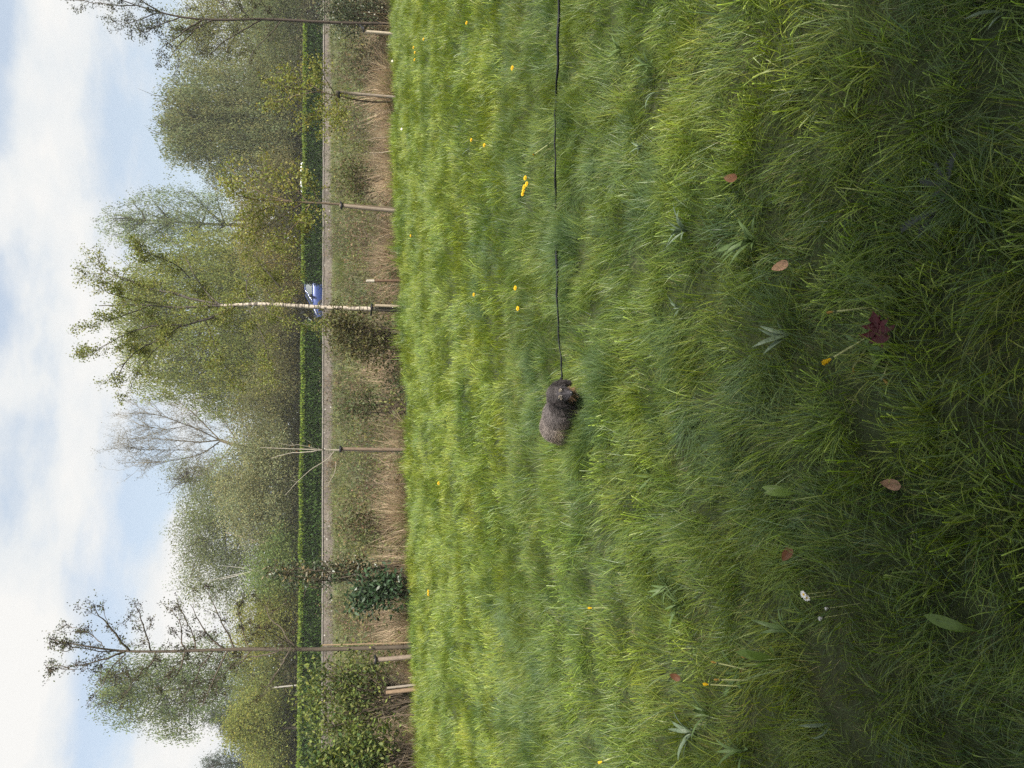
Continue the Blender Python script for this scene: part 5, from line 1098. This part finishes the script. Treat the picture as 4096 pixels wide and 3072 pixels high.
for lab, px, py, kind, n, size, az, sp in [
    ('glaucous plantain rosette with a fan of blue-grey leaves, largest below the leash', 2765, 920, 'glau', 8, 1.0, None, .5), ('single arching blue-grey plantain leaf below the leash near the picture\'s top edge', 2640, 370, 'glau', 2, .95, 2.6, .4),
    ('tight rosette of pale folded plantain leaves nearest the leash', 2570, 590, 'glau', 9, .55, None, .5), ('ribwort plantain tuft beside the leash at the picture\'s top edge', 2500, 200, 'rib', 6, .85, None, .5), ('ribwort plantain with long upright leaves below the leash', 2620, 270, 'rib', 6, .85, None, .5),
    ('grey plantain with few leaves on the dog\'s row in mid meadow', 2730, 1230, 'glau', 4, .6, None, .5), ('plantain clump with drooping grey leaves near the bottom edge of the picture', 2790, 2930, 'glau', 7, 1.05, None, .6), ('ribwort plantain beside the drooping grey clump', 2850, 2860, 'rib', 6, .95, None, .5),
    ('ribwort plantain between the lone dandelion and the broad upright leaves', 2680, 2350, 'rib', 6, .95, None, .5), ('dark ribwort plantain tuft near the lone dandelion', 2720, 2420, 'rib', 7, .9, None, .5), ('spreading dark green plantain rosette in mid meadow below the glaucous one', 3040, 960, 'rib', 11, 1.05, None, .5),
    ('bluish plantain leaves standing near the half-open dandelion', 3190, 1340, 'glau', 4, .95, 1.3, .6), ('ribwort plantain behind the dog in the lit grass', 2420, 1660, 'rib', 4, .6, None, .5), ('small plantain tuft beyond the dog', 2620, 1900, 'rib', 6, .85, None, .5), ('plantain fringe next to the daisies', 3180, 2520, 'rib', 5, .9, 1.2, .7),
    ('ribwort leaves by the leash where it dips under the grass', 2230, 960, 'rib', 5, .7, None, .5), ('ribwort tuft far down the meadow by the bottom edge', 3000, 3000, 'rib', 6, 1.0, None, .5), ('plantain leaf pair low in the dark grass by the bottom edge', 3330, 2890, 'glau', 2, .8, 1.4, .5),
    ('pale striped plantain leaf in the corner of the deep shade', 4040, 60, 'glau', 2, .8, 2.2, .3)]:
    rosette('plantain', lab, px, py, kind, n, size, 'plantain', az, PL, sp)
BR = 'broad-leaved weeds in the shade'
for lab, px, py, kind, n, size, az, sp in [('pair of broad upright green leaves in the deep shade', 3900, 2525, 'broad', 2, .62, 1.2, .5), ('cluster of broad plantain leaves by the wilting dandelion group', 3120, 2640, 'broad', 5, .75, 1.4, .9), ('single broad folded green leaf near the tan beech leaf', 3190, 1975, 'broad', 2, .62, 1.9, .4),
    ('small round leaves around the maroon leaf', 3545, 1420, 'round', 6, .8, None, .5), ('small oval leaves beyond the maroon leaf', 3600, 1190, 'round', 5, .85, None, .5), ('toothed dandelion leaves around the leaning stalk', 3470, 1380, 'tooth', 6, .8, None, .5), ('toothed dandelion leaves beneath the bottom-edge dandelion group', 2950, 2690, 'tooth', 7, .9, None, .5), ('clover-like round leaves in half shade near the picture\'s top', 3100, 800, 'round', 5, .5, None, .5)]:
    rosette('broadleaf_weed', lab, px, py, kind, n, size, 'weed', az, BR, sp)
rosette('thistle', 'dark spiny thistle leaves in the deepest shade', 3790, 740, 'thistle', 6, .5, 'thistle', None, None, .5, .05)
rosette('thistle', 'grey-ribbed spiny thistle leaf lying beside the darker thistle', 3740, 850, 'thistle', 3, .55, 'thistle', 2.6, None, .5, .05)

# ------------------------------------------------------------------ fallen leaves
def outline_leaf(outline, size, cup, crimp, rng, n=5):
    """closed outline -> rings towards the midrib point, cupped and pleated"""
    O = np.asarray(outline, float) * size; c = O.mean(0); G = Geo(); V = []
    for k in range(n + 1):
        f = 1 - k / n * .98; p = c + (O - c) * f; r = np.hypot(*(p - c).T) / size
        zz = cup * size * (r ** 2) + crimp * size * np.sin(p[:, 0] / size * 26) * np.minimum(np.abs(p[:, 1]) / size * 3, 1) + .25 * np.abs(p[:, 1]) * np.sign(cup)
        V.append(np.column_stack([p, zz]))
    m_ = len(O); V = np.concatenate(V); i = np.arange(n)[:, None] * m_; k = np.arange(m_)[None]; f = np.stack([i + k, i + (k + 1) % m_, i + m_ + (k + 1) % m_, i + m_ + k], -1).reshape(-1, 4); G.add(V, f, (1, 1, 1)); return G
th = np.linspace(0, 2 * np.pi, 33)[:-1]; beech = np.stack([np.cos(th) * .5, np.sin(th) * .30 * (1 - .25 * np.cos(th))], 1); beech[0] *= 1.12
half = [(-.55, .015), (-.42, .03), (-.40, .16), (-.30, .30), (-.27, .17), (-.18, .20), (-.14, .42), (-.02, .50), (-.02, .28), (.05, .19), (.10, .30), (.22, .38), (.20, .22), (.24, .12), (.34, .17), (.42, .08), (.56, 0)]
oak = np.array(half + [(x, -y) for x, y in half[-2::-1]])
m_tan = cmat('tan_beech', (.34, .205, .13), .2, .6, .4, 60); m_mar = cmat('maroon_leaf', (.060, .008, .012), .12, .5, .3, 30); m_rust = cmat('rusty_leaf', (.15, .068, .035), .2, .6, .25, 40)
def fallen(name, label, px, py, me_g, mat, rot, z):
    b = gz(px, py, z); o = link(name, me_g.mesh(name, mat, True)); o.location = b; o.rotation_mode = 'ZYX'; o.rotation_euler = (max(rot[0], .45), rot[1] * .5, rot[2]); tag(o, label, 'fallen leaf', 'fallen leaves on the grass')
rg = np.random.default_rng(2)
fallen('beech_leaf', 'tan pleated beech leaf lying on the lit grass', 3122, 1066, outline_leaf(beech, .054, .6, .05, rg), m_tan, (.75, .25, 1.9), .11)
fallen('beech_leaf', 'tan curled beech leaf in the shade near the broad folded leaf', 3568, 1935, outline_leaf(beech, .050, .9, .05, rg), m_tan, (.55, -.2, 1.45), .07)
fallen('oak_leaf', 'large dark maroon lobed leaf at the foot of the leaning dandelion', 3512, 1318, outline_leaf(oak, .098, .15, .006, rg), m_mar, (.55, .12, .25), .085)
fallen('rusty_leaf', 'small rusty leaf sunk in the grass near the daisies', 3148, 2216, outline_leaf(beech, .050, .6, .012, rg), m_rust, (.9, .3, 2.6), .085)
fallen('rusty_leaf', 'small rusty leaf half buried below the glaucous plantain', 2925, 714, outline_leaf(beech, .055, .4, .012, rg), m_rust, (.5, .3, 1.3), .09)
fallen('rusty_leaf', 'small red twisted leaf by the bottom-edge dandelion group', 2700, 2706, outline_leaf(beech, .048, .7, .014, rg), m_rust, (1.1, .2, 1.2), .07)

# ------------------------------------------------------------------ unseen trees added behind the photographer to throw shade on the foreground
def shade_tree(label, x, y, h, r, seed):
    rng = np.random.default_rng(seed); t = thing('tree', label, 'tree', (x, y, 0), 'unseen trees added behind the camera'); B, C = Geo(), Geo(); tr = wander((x, y, -.2), (x, y, h * .8), 8, .06, rng); tube(B, tr, np.linspace(.3, .06, 8), 8, (.1, .08, .06))
    for k in range(26):
        q = np.array([x, y, h * .55]) + unit(rng.normal(size=3)) * [r, r, h * .42]; s0 = tr[rng.integers(2, 7)]; tube(B, wander(s0, q, 5, .2, rng), np.linspace(.08, .015, 5), 5, (.1, .08, .06))
    n = 10000; nc = 520; u = unit(rng.normal(size=(nc, 3))) * rng.uniform(.05, 1, (nc, 1)) ** .4; cc = np.array([x, y, h * .55]) + u * [r, r, h * .43]; ci = rng.integers(0, nc, n)
    leaves(C, cc[ci] + rng.normal(0, .38, (n, 3)), .34, .20, rng, (.09, .13, .04), .2); B.build('trunk', m_bark, t); C.build('crown', m_leaf, t)
shade_tree('unseen leafy tree added behind the camera to its right, shading the near grass', 5.5, -8.5, 11.3, 3.6, 1)
shade_tree('unseen leafy tree added straight behind the camera, shading the near grass', .2, -8.2, 11.0, 3.4, 2)
shade_tree('unseen leafy tree added behind the camera to its left', -5.5, -8.2, 11.0, 3.6, 3)
shade_tree('second unseen leafy tree added farther right behind the camera', 10.5, -9.1, 11.3, 3.8, 4)
shade_tree('smaller unseen tree added close behind the camera to darken the near grass', 2.8, -4.2, 7.6, 2.5, 5)  # this and the next: added low crowns, out of view, deepening the nearest shade
shade_tree('small unseen tree added close behind the camera to its left for shade', -1.2, -3.9, 7.0, 2.3, 6)
